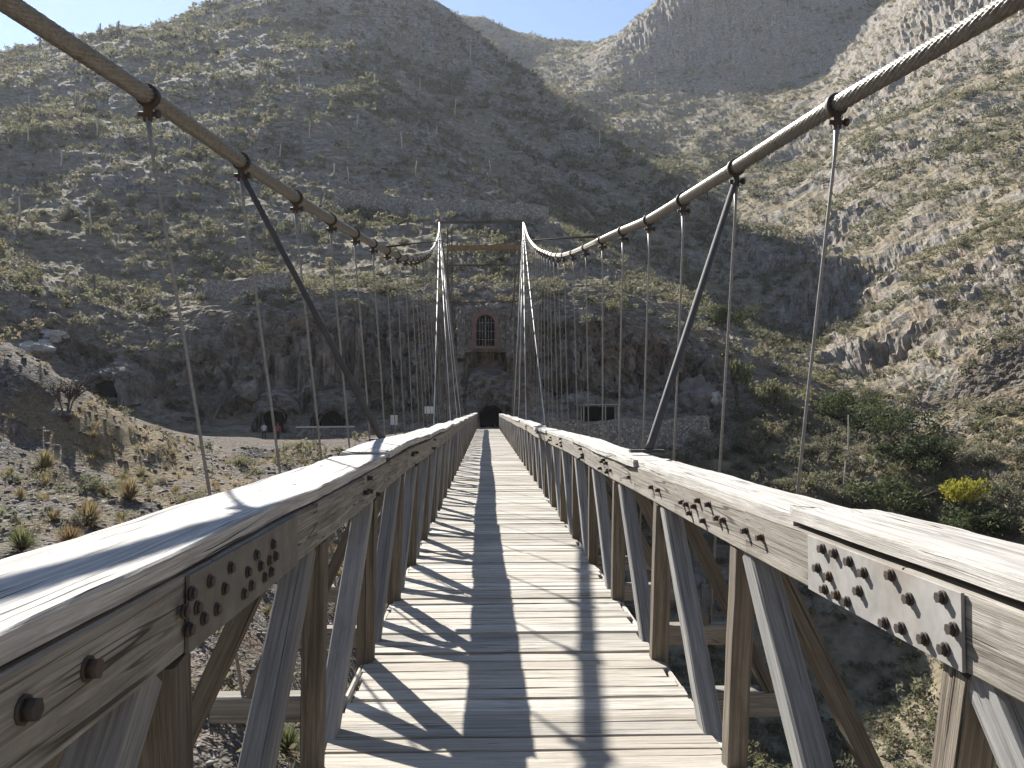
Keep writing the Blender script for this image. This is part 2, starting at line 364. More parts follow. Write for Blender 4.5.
# right valley side
for q in [(1024, -120, 330), (1150, -150, 300), (960, 60, 270), (1024, 60, 235), (900, 130, 225), (960, 150, 190), (1024, 140, 175), (860, 200, 185), (920, 215, 155), (1000, 210, 135), (830, 260, 150), (880, 290, 118), (940, 260, 122),
          (1020, 270, 98), (900, 340, 98), (960, 340, 85), (1024, 340, 76), (930, 400, 80), (1000, 410, 66), (960, 440, 65), (1040, 440, 58), (1200, 400, 55), (1200, 250, 90), (1200, 100, 150), (1000, 500, 54), (1100, 540, 46), (1200, 600, 38)]: cp(*q)
# creek and slope below the far parapet
for q in [(905, 450, 68), (870, 430, 74), (860, 480, 60), (800, 440, 68), (740, 450, 68), (650, 450, 67), (580, 452, 66), (740, 490, 62), (800, 500, 60), (880, 520, 57), (700, 540, 59), (760, 570, 56), (850, 580, 54), (940, 560, 52), (820, 680, 50), (700, 620, 55),
          (900, 650, 50), (1000, 650, 44), (640, 600, 57), (960, 760, 40)]: cp(*q)
CP = np.array(CP)
def kern(r): return np.sqrt(r * r + 6.0)
_D = np.linalg.norm(CP[:, None, :2] - CP[None, :, :2], axis=2)
_n = len(CP); _A = np.zeros((_n + 3, _n + 3)); _A[:_n, :_n] = kern(_D) + np.eye(_n) * -.5
_A[:_n, _n] = 1; _A[:_n, _n + 1:] = CP[:, :2] / 100; _A[_n:, :_n] = _A[:_n, _n:].T
_w = np.linalg.solve(_A, np.concatenate([CP[:, 2], [0, 0, 0]]))
def base_z(x, y):
    o = np.empty(len(x))
    for i in range(0, len(x), 40000):
        sl = slice(i, i + 40000); q = np.stack([x[sl], y[sl]], 1)
        d = np.sqrt(((q[:, None, :] - CP[None, :, :2]) ** 2).sum(2))
        o[sl] = kern(d) @ _w[:_n] + _w[_n] + (q / 100) @ _w[_n + 1:]
    return o
def px_of(V):
    """where in the picture world points fall (used to choose where vegetation is worth growing)"""
    q = (V - np.array(EYE)) @ np.array(CR); dz = np.maximum(-q[:, 2], .01)
    return 512 + 800 * q[:, 0] / dz, 384 - 800 * q[:, 1] / dz, -q[:, 2]

ang = np.concatenate([np.linspace(-180, -48, 90, endpoint=False), np.linspace(-48, 48, 760, endpoint=False), np.linspace(48, 180, 90, endpoint=False)])
rad = np.concatenate([[.05], np.geomspace(2, 62, 170), np.arange(62.4, 74, .42), np.arange(74.2, 90.5, .085), np.arange(90.7, 96, .36), np.geomspace(96.5, 640, 260), np.geomspace(650, 1500, 30)])
TH, RR = np.meshgrid(np.radians(ang), rad, indexing='ij'); NA, NR = TH.shape
TX = (np.sin(TH) * RR).ravel(); TY = (np.cos(TH) * RR).ravel(); 
_xz = np.stack([TX, 0 * TX, 0 * TX], 1); _p0 = np.stack([TX, TY, 0 * TX], 1)
face = 77.2 + 1.7 * fbm(_xz / 9.0, 3, 5) + .7 * fbm(_xz / 2.2, 3, 6) - np.abs(TX) * .012
wY = np.where(TY < 75.2, TY, np.where(TY < face, 75.2 + .5 * (TY - 75.2) / np.maximum(face - 75.2, .1),
     np.where(TY < face + 1.8, 75.7 + (TY - face) / 1.8 * 4.8, np.where(TY < 90, 80.5 + (TY - face - 1.8) / (90 - face - 1.8) * 9.5, TY))))
win = sstep(-52, -40, TX) * sstep(24, 17, TX)
TZ = base_z(TX, TY * (1 - win) + wY * win)
far = sstep(780, 1300, np.hypot(TX, TY)); TZ = TZ * (1 - far) + 60 * far
def grid_normals(V):
    G = V.reshape(NA, NR, 3); da = np.roll(G, -1, 0) - np.roll(G, 1, 0); dr = np.gradient(G, axis=1)
    n = np.cross(da, dr); n /= np.linalg.norm(n, axis=2, keepdims=True) + 1e-9
    n[n[..., 2] < 0] *= -1
    return n.reshape(-1, 3)
TV = np.stack([TX, TY, TZ], 1); N0 = grid_normals(TV)
dist = np.hypot(TX, TY)
cliff = sstep(.80, .55, N0[:, 2]) * sstep(55, 70, TY)
near = sstep(12, 60, dist); terrace = sstep(57, 62, TY) * sstep(76.2, 74.2, TY) * sstep(-48, -40, TX) * sstep(20, 16, TX)
amp = near * (1 - .92 * terrace)
big = fbm(TV / np.array([26, 46, 46]), 3, 11) * 4.2 * sstep(85, 130, dist)
mid = fbm(TV / 9.0, 4, 21, .55, True) * 1.15
fine = fbm(TV / np.array([2.6, 2.6, 2.0]), 4, 31, .62, True) * (.34 + .08 * sstep(60, 100, dist))
_sk = np.stack([TX + .45 * TZ, TY, TZ * 1.7 - .45 * TX], 1) + fbm(TV / 3.0, 2, 77)[:, None] * .8
blk = blocks(_sk / 3.6, 3) * .75 + blocks(_sk / 1.5, 9) * .38
blkc = blocks(np.stack([TX + .25 * TZ, TY, TZ * .8], 1) / 2.1 + fbm(TV / 2.0, 2, 78)[:, None] * .3, 13) * .55 + blocks(_sk / .9, 17) * .22
clf = fbm(TV / np.array([2.6, 2.6, 3.6]), 5, 41, .58, True) * .7 * cliff + (blkc * 1.5 - 1.1 * sstep(.25, .6, fbm(np.stack([TX, TY, TZ * .35], 1) / 3.2, 4, 143, .55, True))) * cliff
outc = sstep(.02, .32, fbm(TV / np.array([16, 16, 10]), 4, 51) - .22 * sstep(30, 60, TX) * sstep(125, 165, dist) + .12 * sstep(35, 60, TX) * sstep(160, 120, dist) + .10 * sstep(130, 100, dist)) * (1 - terrace) * near      # rock outcrops that break the slopes
oz = fbm(np.stack([TX + .5 * TZ, TY, TZ * 2.2 - .5 * TX], 1) / 4.5, 5, 61, .62, True) * .9 * outc + blk * outc * .45
disp = amp * (mid * (.55 + .45 * sstep(60, 120, dist)) + fine) + big + (clf + oz) * (1 - terrace) + (1 - near) * fbm(TV / 1.6, 4, 71) * .22
# clear space around the bridge and tunnel front
disp = np.where((np.abs(TX) < 4) & (TY < 76) & (TY > 56), np.minimum(disp, .02), disp)
TV = TV + N0 * disp[:, None]
# level pockets where the mine tunnels run into the cliff
for (px_, Y_, w_) in ((491, 73.6, 1.5), (272, 74.6, 1.7), (332, 75.2, 2.0), (102, 73.0, 2.0)):
    x_ = (px_ - 486) / 800 * Y_; b_ = {491: -.15, 272: -.65, 332: -.35, 102: 2.4}[px_]
    m_ = (np.abs(TV[:, 0] - x_) < w_) & (TV[:, 1] > Y_ - .5) & (TV[:, 1] < Y_ + 4.2); TV[m_, 2] = np.minimum(TV[m_, 2], b_)
N1 = grid_normals(TV)
scr_l = sstep(2, -4, TX) * sstep(74, 66, TY) * sstep(-12, -2, TY)
pxx, pyy, _d = px_of(TV)
scr_r = sstep(30, 38, TX) * sstep(95, 80, TY) * .75
nz1 = fbm(TV / 7.0, 3, 81)
scree = np.clip(np.maximum(scr_l * sstep(-.5, .05, nz1 + .25), scr_r * sstep(-.2, .2, fbm(TV / 9.0, 3, 83))), 0, 1)
scree = np.maximum(scree, .8 * sstep(.9, .6, near))
rock = np.clip(np.maximum(sstep(.86, .62, N1[:, 2]) * sstep(50, 72, dist), outc * .9), 0, 1)
gpath = sstep(.02, .4, fbm(TV / 5.0, 4, 91)) * .9 * scr_l * sstep(14, 40, dist)
gright = sstep(-.1, .4, fbm(TV / 13.0, 3, 95)) * sstep(25, 45, TX) * .6
ghill = sstep(.2, .5, fbm(TV / 15.0, 3, 97)) * .55 * sstep(100, 130, dist)
grass = np.clip(np.maximum.reduce([gpath, gright, ghill]), 0, 1) * (1 - rock * .7)
ii = np.arange(NA * NR).reshape(NA, NR); i2 = np.roll(ii, -1, 0)
TF = np.stack([ii[:, :-1], ii[:, 1:], i2[:, 1:], i2[:, :-1]], 2).reshape(-1, 4)[:, ::-1]
me = np_mesh('hillside', TV, TF, {'mask': np.stack([scree, rock, grass], 1)}, False)
me.polygons.foreach_set('use_smooth', (dist[TF].max(1) < 55))
tag(link('hillside_terrain', me, M_GROUND), kind='structure')

def ground_z(x, y):
    """height of the finished ground near a place (interpolated in the polar grid)"""
    a = (math.degrees(math.atan2(x, y))); r = math.hypot(x, y)
    i = min(max(np.searchsorted(ang, a) - 1, 0), NA - 2); j = min(max(np.searchsorted(rad, r) - 1, 0), NR - 2)
    ta = (a - ang[i]) / (ang[i + 1] - ang[i]); tr = (r - rad[j]) / (rad[j + 1] - rad[j])
    G = TV[:, 2].reshape(NA, NR)
    return float((G[i, j] * (1 - tr) + G[i, j + 1] * tr) * (1 - ta) + (G[i + 1, j] * (1 - tr) + G[i + 1, j + 1] * tr) * ta)
def hit(px, py, y0=12, y1=500):
    """first ground met along the view through a picture place"""
    Y = y0
    while Y < y1:
        p = P(px, py, Y)
        if ground_z(p.x, p.y) > p.z: return Vector((p.x, p.y, ground_z(p.x, p.y)))
        Y *= 1.006
    return None

# ------------------------------------------------------------------ vegetation meshes
def leaf_cloud(n, size, seed, flat=.8, lobes=7, spike=0):
    g = np.random.default_rng(seed)
    c = g.normal(size=(lobes, 3)) * [.42, .42, .22]; c[:, 2] = np.abs(c[:, 2]) + .32
    k = g.integers(0, lobes, n); d = g.normal(size=(n, 3)); d /= np.linalg.norm(d, axis=1, keepdims=True)
    q = c[k] + d * (g.random((n, 1)) ** .45) * g.uniform(.28, .5, (lobes, 1))[k]
    q[:, 2] = np.abs(q[:, 2]) * flat
    u = g.normal(size=(n, 3)); u /= np.linalg.norm(u, axis=1, keepdims=True)
    w = np.cross(u, g.normal(size=(n, 3))); w /= np.linalg.norm(w, axis=1, keepdims=True)
    s = size * g.uniform(.6, 1.4, (n, 1))
    V = np.stack([q - u * s, q + w * s * .45, q + u * s, q - w * s * .45], 1).reshape(-1, 3)
    return V, np.arange(4 * n).reshape(n, 4), g.uniform(-.07, .07, n)
def blades(n, L, seed, up=.5, w=.05, droop=0):
    g = np.random.default_rng(seed)
    a = g.random(n) * 2 * pi; e = np.arcsin(np.clip(g.uniform(up - .5, up + .55, n), -.15, .98)); l = L * g.uniform(.6, 1.1, n)
    d = np.stack([np.cos(a) * np.cos(e), np.sin(a) * np.cos(e), np.sin(e)], 1); sd_ = np.stack([-np.sin(a), np.cos(a), 0 * a], 1)
    b = np.stack([np.cos(a) * .05, np.sin(a) * .05, 0 * a + .03], 1) * L
    tip = b + d * l[:, None]; m = b + d * l[:, None] * .5 + [0, 0, droop * L]
    V = np.stack([b, m + sd_ * w * L, tip, m - sd_ * w * L], 1).reshape(-1, 3)
    return V, np.arange(4 * n).reshape(n, 4), g.uniform(-.05, .05, n)
def merge(parts):
    Vs, Fs, Ts = [], [], []; o = 0
    for V, F, T in parts: Vs.append(V); Fs.append(F + o); Ts.append(T); o += len(V)
    return np.concatenate(Vs), np.concatenate(Fs), np.concatenate(Ts)
def scatter_stuff(name, pos, size, protos, mat, tint, sink=.08):
    parts = []
    for i in range(len(pos)):
        V, F, T = protos[i % len(protos)]; a = rng.random() * 2 * pi; s = size[i]
        c, n = cos(a) * s, sin(a) * s
        W = np.empty_like(V); W[:, 0] = V[:, 0] * c - V[:, 1] * n + pos[i, 0]; W[:, 1] = V[:, 0] * n + V[:, 1] * c + pos[i, 1]
        W[:, 2] = V[:, 2] * s * rng.uniform(.75, 1.15) + pos[i, 2] - sink * s
        parts.append((W, F, T + tint[i]))
    V, F, T = merge(parts)
    return tag(link(name, np_mesh(name, V, F, {'tint': T}), mat), kind='stuff')

# candidate places on the ground, weighted by true area, only where the photo could look
G3 = TV.reshape(NA, NR, 3)
cell_area = np.abs(np.gradient(np.radians(ang))[:, None] * rad[None, :] * np.gradient(rad)[None, :])
cand_ok = ((pxx > -90) & (pxx < 1115) & (pyy > -60) & (pyy < 800) & (_d > 0)).reshape(NA, NR)
dens = cell_area * cand_ok
densn = .55 + fbm(TV / 10.0, 4, 101).reshape(NA, NR) * 1.8
dens *= np.clip(densn, .08, 1.4)
dens *= (1 - .93 * terrace.reshape(NA, NR)) * (1 - .75 * cliff.reshape(NA, NR)) * (1 - .3 * rock.reshape(NA, NR))
dens *= (1 - .8 * scree.reshape(NA, NR))
D2 = dist.reshape(NA, NR); dens = np.where((TX > 2).reshape(NA, NR) & (TY < 66).reshape(NA, NR), (cell_area * cand_ok) * np.clip(densn + .35, .15, 1.5) * 1.3, dens); dens[D2 > 660] = 0; dens[D2 < 12] = 0
keepout = (np.abs(TX) < 3.5) & (TY > 50) & (TY < 79)
dens.ravel()[keepout] = 0
def pick(n, w):
    c = np.cumsum(w.ravel()); k = np.searchsorted(c, rng.random(n) * c[-1])
    p = TV[k].copy(); ai, ri = np.unravel_index(k, (NA, NR))
    return p, k
wt = dens * np.where(D2 < 66, 1.7, np.where(D2 < 130, .8, np.where(D2 < 200, .8, np.where(D2 < 330, .3, .13))))
NSH = 24000
pos, kk = pick(NSH, wt)
dd = np.hypot(pos[:, 0], pos[:, 1])
size = np.where(dd < 60, rng.uniform(.25, .75, NSH), rng.uniform(.45, 1.15, NSH)) * np.where(dd > 200, 1.6, 1) * (1 + .7 * (rng.random(NSH) ** 6))
pp = px_of(pos); show = size * 800 / pp[2]
inview = (pp[0] > 0) & (pp[0] < 1024) & (pp[1] > 0) & (pp[1] < 560)
order = np.argsort(-np.where(inview, show, 0))
indiv = order[:220]; rest = order[220:]
protos_n = [leaf_cloud(520, .075, 900 + i, .95) for i in range(6)]
protos_m = [leaf_cloud(90, .16, 300 + i, 1.05) for i in range(8)]
protos_f = [leaf_cloud(30, .26, 400 + i, 1.05) for i in range(8)]
mnear = [np_mesh('shrub', V, F, {'tint': T}) for V, F, T in protos_n]
for m_ in mnear: m_.materials.append(M_SCRUB)
def put(name, me_, p, s, label, cat, group, sq=1):
    o = bpy.data.objects.new(name, me_); COL.objects.link(o); o.location = p; o.rotation_euler = (0, 0, random.random() * 6.28); o.scale = (s, s, s * sq)
    return tag(o, label, cat, group)
for j, i in enumerate(indiv):
    put('shrub', mnear[j % 6], pos[i] - np.array([0, 0, .05 * size[i]]), size[i], 'low grey-green desert shrub growing on the rocky slopes of the gorge', 'shrub', 'grey-green shrubs on the slopes of the gorge', random.uniform(.75, 1.1))
rd = np.hypot(pos[rest, 0], pos[rest, 1]); tint = rng.random(len(rest))
a_ = rest[rd < 150]; b_ = rest[rd >= 150]
scatter_stuff('hillside_scrub', pos[a_], size[a_], protos_m, M_SCRUB, tint[rd < 150])
scatter_stuff('distant_scrub', pos[b_], size[b_], protos_f, M_SCRUB, tint[rd >= 150])

# dry grass tufts
gw = cell_area * cand_ok * (grass + .15 * scree).reshape(NA, NR) * (1 - terrace.reshape(NA, NR)) * (D2 < 130) * (D2 > 13); gw.ravel()[keepout] = 0
gpos, _ = pick(1100, gw); gsz = rng.uniform(.15, .5, 1100)
gq = px_of(gpos); gshow = gsz * 800 / gq[2]; gv = (gq[0] > 0) & (gq[0] < 1024) & (gq[1] < 768); go = np.argsort(-np.where(gv, gshow, 0))
gpro = [blades(150, 1.0, 500 + i, .62, .022, .04) for i in range(4)]; gfar = [blades(26, 1.0, 520 + i, .6, .05, .04) for i in range(5)]
gm_ = [np_mesh('dry_grass_tuft', V, F, {'tint': T}) for V, F, T in gpro]
for m_ in gm_: m_.materials.append(M_DRY)
for j, i in enumerate(go[:70]):
    put('dry_grass_tuft', gm_[j % 4], gpos[i], gsz[i] * 1.15, 'straw-coloured clump of dry grass on the stony slope', 'grass tuft', 'dry grass clumps on the stony slope')
scatter_stuff('dry_grass', gpos[go[70:]], gsz[go[70:]], gfar, M_DRY, rng.random(1030), .02)

# loose stones on the scree (small rocks nobody could count)
def ico(seed):
    g = np.random.default_rng(seed); bm = bmesh.new(); bmesh.ops.create_icosphere(bm, subdivisions=1, radius=1)
    for v in bm.verts: v.co *= g.uniform(.65, 1.2)
    V = np.array([v.co[:] for v in bm.verts]) * [1, .85, .62]; F = np.array([[v.index for v in f.verts] for f in bm.faces]); bm.free()
    return V, F, np.zeros(len(F))
rocks = [ico(600 + i) for i in range(8)]
sw = cell_area * cand_ok * (scree + .25 * rock + .06).reshape(NA, NR) * (1 - terrace.reshape(NA, NR)) * (D2 > 9) * np.where(D2 < 40, 2.5, 1) * (D2 < 110)
spos, _ = pick(16000, sw); ssz = .03 + .13 * rng.random(16000) ** 4 * np.where(np.hypot(spos[:, 0], spos[:, 1]) > 45, 1.3, 1)
def rockmat():
    t = NT('loose stone'); a = t.attr('tint').outputs['Fac']; p = t.node('ShaderNodeTexCoord').outputs['Object']
    c = t.ramp(t.math('FRACT', a), [(0, (.06, .056, .052)), (.6, (.15, .14, .13)), (.85, (.25, .24, .225)), (1, (.42, .41, .39))])
    c = t.mix(t.math('MULTIPLY', t.noise(p, 6, 5, .7), .5), c, (.12, .11, .1)); t.color(c); return t.m
M_LOOSE = rockmat()
scatter_stuff('loose_stones', spos, ssz, rocks, M_LOOSE, rng.random(16000), -.1)

# pale boulders one can tell apart
def boulder(px, py, s, label, mat=M_PALE, fl=.65, depth=None):
    p = hit(px, py) if depth is None else P(px, py, depth)
    if p is None: return
    bm = bmesh.new(); bmesh.ops.create_icosphere(bm, subdivisions=4, radius=1); sd_ = random.randint(0, 9999)
    q = np.array([v.co[:] for v in bm.verts]); n = fbm(q * 1.3 + sd_, 4, 7, .55) * .55 + fbm(np.round(q * 1.6) + sd_, 1, 9) * .25
    for v, k in zip(bm.verts, n): v.co *= (1 + k); v.co.z *= fl; v.co.x *= 1.25
    m_ = bpy.data.meshes.new('boulder'); bm.to_mesh(m_); bm.free()
    o = link('boulder', m_, mat); o.location = p; o.scale = (s, s, s); o.rotation_euler = (0, 0, random.random() * 6)
    tag(o, label, 'boulder')
boulder(38, 352, 1.5, 'large pale boulder at the top of the left scree slope')
boulder(55, 342, 1.1, 'pale rounded boulder resting against the biggest boulder on the left')
boulder(698, 402, 1.35, 'tall pale boulder beside the right end of the stone parapet', M_ROCK, 1.5)
boulder(716, 404, .9, 'smaller pale boulder leaning on the tall boulder past the parapet', M_PALE, .9)
boulder(190, 420, .9, 'flat dark boulder lying on the path by the bare grey tree', M_ROCK, .4)
boulder(132, 403, .8, 'whitish flat rock on the ground before the small tunnel at left', M_PALE, .35)
boulder(110, 400, .9, 'pale slab of rock under the mouth of the small tunnel at left', M_PALE, .3)
boulder(60, 417, .5, 'small grey stone beside the bare dark tree on the scree', M_ROCK, .6)

# ------------------------------------------------------------------ the suspension bridge
XC = .17
bridge = empty('suspension_bridge', (XC, 25, 0))
tag(bridge, 'narrow wooden footbridge hung from two thick steel cables across the gorge', 'bridge')
bridge.matrix_parent_inverse = Matrix.Identity(4)
INV = Matrix.Translation((-XC, -25, 0))
def bp(mb, name, mats):           # a part of the bridge, modelled in place
    mb.V = [Vector(v) + Vector((-XC, -25, 0)) for v in mb.V]
    return mb.build(name, mats, bridge)
def sub(mb, name, mats, parent):
    mb.V = [Vector(v) + Vector((-XC, -25, 0)) for v in mb.V]
    return mb.build(name, mats, parent)
Y0, Y1, STEP, NODE0 = -5.6, 62.0, 1.53, 3.55
nodes = [NODE0 + STEP * k for k in range(-5, 39)]

# deck planks (surface pattern: one part)
dk = MB(); y = Y0
while y < Y1:
    w = random.choice([.12, .135, .14, .15, .155, .17, .19]); g_ = random.choice([.006, .008, .012, .016, .022])
    jl, jr = random.gauss(0, .02), random.gauss(0, .02); th = .042; dz = random.gauss(0, .0035); tw = random.gauss(0, .004)
    nn = 6 if y < 14 else 1
    dk.bar((-.735 + jl, y + w / 2 + tw, -th / 2 + dz), (1.075 + jr, y + w / 2 - tw, -th / 2 + dz + random.gauss(0, .003)), w, th, (0, 0, 1), .004, nn, .0022 if nn > 1 else 0, endjit=.006)
    y += w + g_
bp(dk, 'deck', M_DECK)
for x in (-.62, .17, .96):
    s_ = MB(); s_.bar((x, Y0, -.13), (x, Y1, -.13), .09, .16, n=40); bp(s_, 'stringer', M_BEAM)
for yn in nodes:
    s_ = MB(); s_.bar((XC - 1.85 + random.gauss(0, .03), yn, -.30), (XC + 1.85 + random.gauss(0, .03), yn, -.30), .13, .16, ch=.012, n=6, jit=.002); bp(s_, 'floor_beam', M_BEAM)
for x in (-.76, 1.10):            # low edge strips along the planks
    s_ = MB()
    for a in range(-5, 62, 4): s_.bar((x, a, -.045), (x + random.gauss(0, .004), a + 3.97, -.045), .03, .05, n=3, jit=.002)
    bp(s_, 'edge_strip', M_DECK)

wob = lambda s, y: (.010 * sin(y * .55 + s * 2.1) + .007 * sin(y * 1.37 + s)) * min(1, max(0, (y - 1) / 4))
def n1(seed, x):
    i = math.floor(x); f = x - i; f = f * f * (3 - 2 * f)
    h = lambda k: (math.sin(k * 127.1 + seed * 311.7) * 43758.5453) % 1 * 2 - 1
    return h(i) * (1 - f) + h(i + 1) * f
def rail(s):
    """one parapet: s = -1 on the left, 1 on the right"""
    xi, xo, zt = (-.635, -.94, 1.243) if s < 0 else (1.0, 1.255, 1.212)
    hr = empty('handrail', (0, 0, 0)); hr.parent = bridge
    cuts = [-5.6, -1.9, 5.15, 8.9, 12.3, 16, 19.6, 23.4, 27, 31, 34.6, 38, 42, 46, 50, 54, 58, 62] if s < 0 else [-5.6, -1.0, 2.62, 5.35, 9.3, 13.2, 16.5, 20.6, 24, 28, 31.7, 35, 39, 43, 47, 51, 55, 59, 62]
    for a, b in zip(cuts[:-1], cuts[1:]):
        cb = MB(); dz = random.gauss(0, .010); dx = random.gauss(0, .012); w = xo - xi; n = max(4, int((b - a) * (14 if a < 9 else 2)))
        if s < 0 and a == 5.15: dz = .035
        xm = (xi + xo) / 2
        # the board follows the sag of the rail: chain of short lengths in one mesh
        K = max(1, int((b - a) / .9)); ys = [a + (b - a) * k / K for k in range(K + 1)]
        r_ = random.random()
        prof_n = 5 if a < 10 else 1
        wz = [(zt + dz + wob(s, q)) for q in ys]; wx = [xm + dx + .6 * wob(s + 3, q) for q in ys]
        # lofted board with worn arrises
        sec = [(-.5, -.5), (.5, -.5), (.5, .36), (.485, .5), (.2, .47), (-.2, .5), (-.485, .5), (-.5, .34)]
        TH_ = .046; nL = max(3, int((b - a) / (.04 if a < 8 else .4))); v0 = len(cb.V); W_ = abs(w); sd0 = random.random() * 99
        for k in range(nL + 1):
            t = k / nL; q = a + (b - a) * t; cz = np.interp(q, ys, wz); cx = np.interp(q, ys, wx)
            e0 = [random.uniform(-.02, .03) for _ in sec]
            for c_, (u_, v_) in enumerate(sec):
                top_ = v_ > .2
                e = (.0025 * n1(sd0 + c_, q * 3) + .0012 * n1(sd0 + c_ + 9, q * 11)) if top_ else 0
                ex = (.006 * n1(sd0 + (u_ > 0), q * 2.3) + .003 * n1(sd0 + 3 + (u_ > 0), q * 9)) if abs(u_) > .4 else 0
                near_end = min(q - a, b - q); chip = max(0, 1 - near_end / .16) * .012 * (n1(sd0 + 5 + c_, q * 14) - .2) if top_ and a < 12 else 0
                ed = e0[c_] if k in (0, nL) else 0
                cb.V.append(Vector((cx + u_ * W_ + ex, q + ed, cz - TH_ / 2 + v_ * TH_ + e + min(chip, .002))))
        per = [0, .35, .40, .42, .51, .65, .74, .755, .80]
        for k in range(nL):
            for i in range(8):
                p0 = v0 + k * 8 + i; p1 = v0 + k * 8 + (i + 1) % 8; x0, x1 = (b - a) * k / nL, (b - a) * (k + 1) / nL
                cb.face((p0, p0 + 8, p1 + 8, p1), ((x0, per[i]), (x1, per[i]), (x1, per[i + 1]), (x0, per[i + 1])), r_)
        cb.face(tuple(v0 + i for i in range(8)), tuple((u_ * .1, v_ * .1) for u_, v_ in sec), r_)
        cb.face(tuple(v0 + nL * 8 + 7 - i for i in range(8)), tuple((u_ * .1, v_ * .1) for u_, v_ in sec[::-1]), r_)
        sub(cb, 'cap_board', M_CAP, hr)
    # beams under the cap, inner and outer
    bcuts = [-5.6, -2.2, 1.92, 6.6, 11, 15.5, 20, 24.5, 29, 33.5, 38, 42.5, 47, 51.5, 56, 62]
    for xx in (xi + s * .045,):
        fb = MB()
        for a, b in zip(bcuts[:-1], bcuts[1:]):
            K = 4; ys = [a + .004 + (b - a - .008) * k / K for k in range(K + 1)]; r_ = random.random()
            for k in range(K):
                z0, z1 = zt - .046 - .085 + wob(s, ys[k]), zt - .046 - .085 + wob(s, ys[k + 1])
                fb.bar((xx, ys[k], z0), (xx, ys[k + 1] + .0, z1), .075, .17, ch=.006, n=4, jit=.0008, r=r_)
        sub(fb, 'rail_beam', M_BEAM, hr)
    return hr, xi, xo, zt
def splice(hr, s, xi, zt, ya, yb, bolts, mat):
    """steel fish plate bolted across a joint of the inner rail beam"""
    xf = xi + s * .006
    zc = zt - .131 + wob(s, (ya + yb) / 2); pl = MB()
    pl.bar((xf - s * .006, ya, zc + wob(s, ya) - wob(s, (ya + yb) / 2)), (xf - s * .006, yb, zc + wob(s, yb) - wob(s, (ya + yb) / 2)), .008, .166, ch=.001)
    sub(pl, 'splice_plate', mat, hr)
    for (yy, zz) in bolts: bolt(hr, s, xf - s * .010, yy, zz, .0125, .017 if s > 0 else .012)
def bolt(hr, s, x, yy, zz, r=.012, L=.024):
    b = MB(); b.tube([(x + s * .002, yy, zz), (x - s * .006, yy, zz)], r * 1.25, 10); b.tube([(x - s * .006, yy, zz), (x - s * L, yy, zz)], r, 6)
    sub(b, 'bolt', M_RUST, hr)
def on_rail(px, py, x):
    Y = 800 * x / (px - 486); return Y, 1.55 - (py - 409) * Y / 800
hl, xil, xol, ztl = rail(-1)
hr_, xir, xor_, ztr = rail(1)
B = [(465, 165), (450, 200), (483, 222), (470, 245), (500, 180), (505, 262), (543, 203), (535, 280), (570, 265), (585, 232), (645, 340), (665, 250), (693, 358), (717, 305), (760, 390), (815, 318), (820, 420), (845, 385)]
bz = []
for (a, b) in B:
    Y, z = on_rail(664 + a / 2.844, 500 + b / 2.844, xir); bz.append((Y, z))
lo = min(z for _, z in bz); hi = max(z for _, z in bz); zc = ztr - .131
bz = [(Y, zc + (z - (lo + hi) / 2) * .125 / (hi - lo) + wob(1, Y)) for Y, z in bz]
splice(hr_, 1, xir, ztr, 1.66, 2.46, bz, M_PLATE)
B = [(38, 150), (55, 150), (150, 188), (265, 240), (300, 255), (422, 315), (445, 325), (485, 335), (505, 305), (560, 325), (462, 370), (532, 408), (605, 395), (635, 405), (750, 460), (830, 495)]
for (a, b) in B:
    Y, z = on_rail(600 + a / 5.12, 440 + b / 5.12, xir)
    bolt(hr_, 1, xir + .008, Y, min(max(z, zc - .06), zc + .06) + wob(1, Y), .012, .026)
for c in (6.9, 8.6, 10.9, 12.6, 15.4, 19.9):
    for k in range(5): bolt(hr_, 1, xir + .008, c + random.uniform(-.4, .4), zc + random.uniform(-.07, .07), .014, .035)
B = [(555, 255), (605, 222), (662, 185), (710, 197), (645, 243), (535, 305), (570, 295), (625, 300), (550, 355), (588, 325), (700, 258), (720, 235), (733, 150), (780, 120), (745, 180), (770, 165), (787, 153), (757, 212), (775, 197)]
bz = [on_rail(a / 2.844, 500 + b / 2.844, xil) for a, b in B]
zl = ztl - .131; bz = [(Y, min(max(z, zl - .066), zl + .066)) for Y, z in bz]
splice(hl, -1, xil, ztl, 1.74, 2.72, bz, M_OLDPL)
for (a, b) in ((120, 570), (290, 460)):
    Y, z = on_rail(a / 2.844, 500 + b / 2.844, xil); bolt(hl, -1, xil - .008, Y, min(max(z, zl - .06), zl + .06), .017, .022)
for c in (4.6, 7.2, 9.8):
    for k in range(4): bolt(hl, -1, xil - .008, c + random.uniform(-.4, .4), zl + random.uniform(-.07, .07), .013, .03)

# posts, diagonals and outrigger braces of both parapets
for s, xi, xo, zt, xe in ((-1, xil, xol, ztl, -.70), (1, xir, xor_, ztr, 1.03)):
    zb = zt - .218
    for k, yn in enumerate(nodes):
        j = lambda q=.012: random.gauss(0, q)
        xp = xe + s * .055; xt = xi + s * .06
        p = MB(); p.bar((xp, yn + .02 + j(), -.24), (xt, yn - .27 + j(.03), zb + wob(s, yn)), .095, .085 + .02 * random.random(), (1, 0, 0), .007, 6, .0016); bp(p, 'post', M_POST)
        d = MB(); d.bar((xp + s * .012, yn + .16 + j(), -.24), (xt + s * .012, yn + 1.13 + j(.03), zb + wob(s, yn + 1.1)), .105, .10, (1, 0, 0), .007, 6, .0016); bp(d, 'diagonal_brace', M_DIAG)
        o = MB(); o.bar((XC + s * 1.62, yn - .02, -.22), (xo - s * .06, yn - .10 + j(), zb - .005 + wob(s, yn)), .085, .085, (0, 1, 0), .006, 3, .001); bp(o, 'outrigger_brace', M_POST)

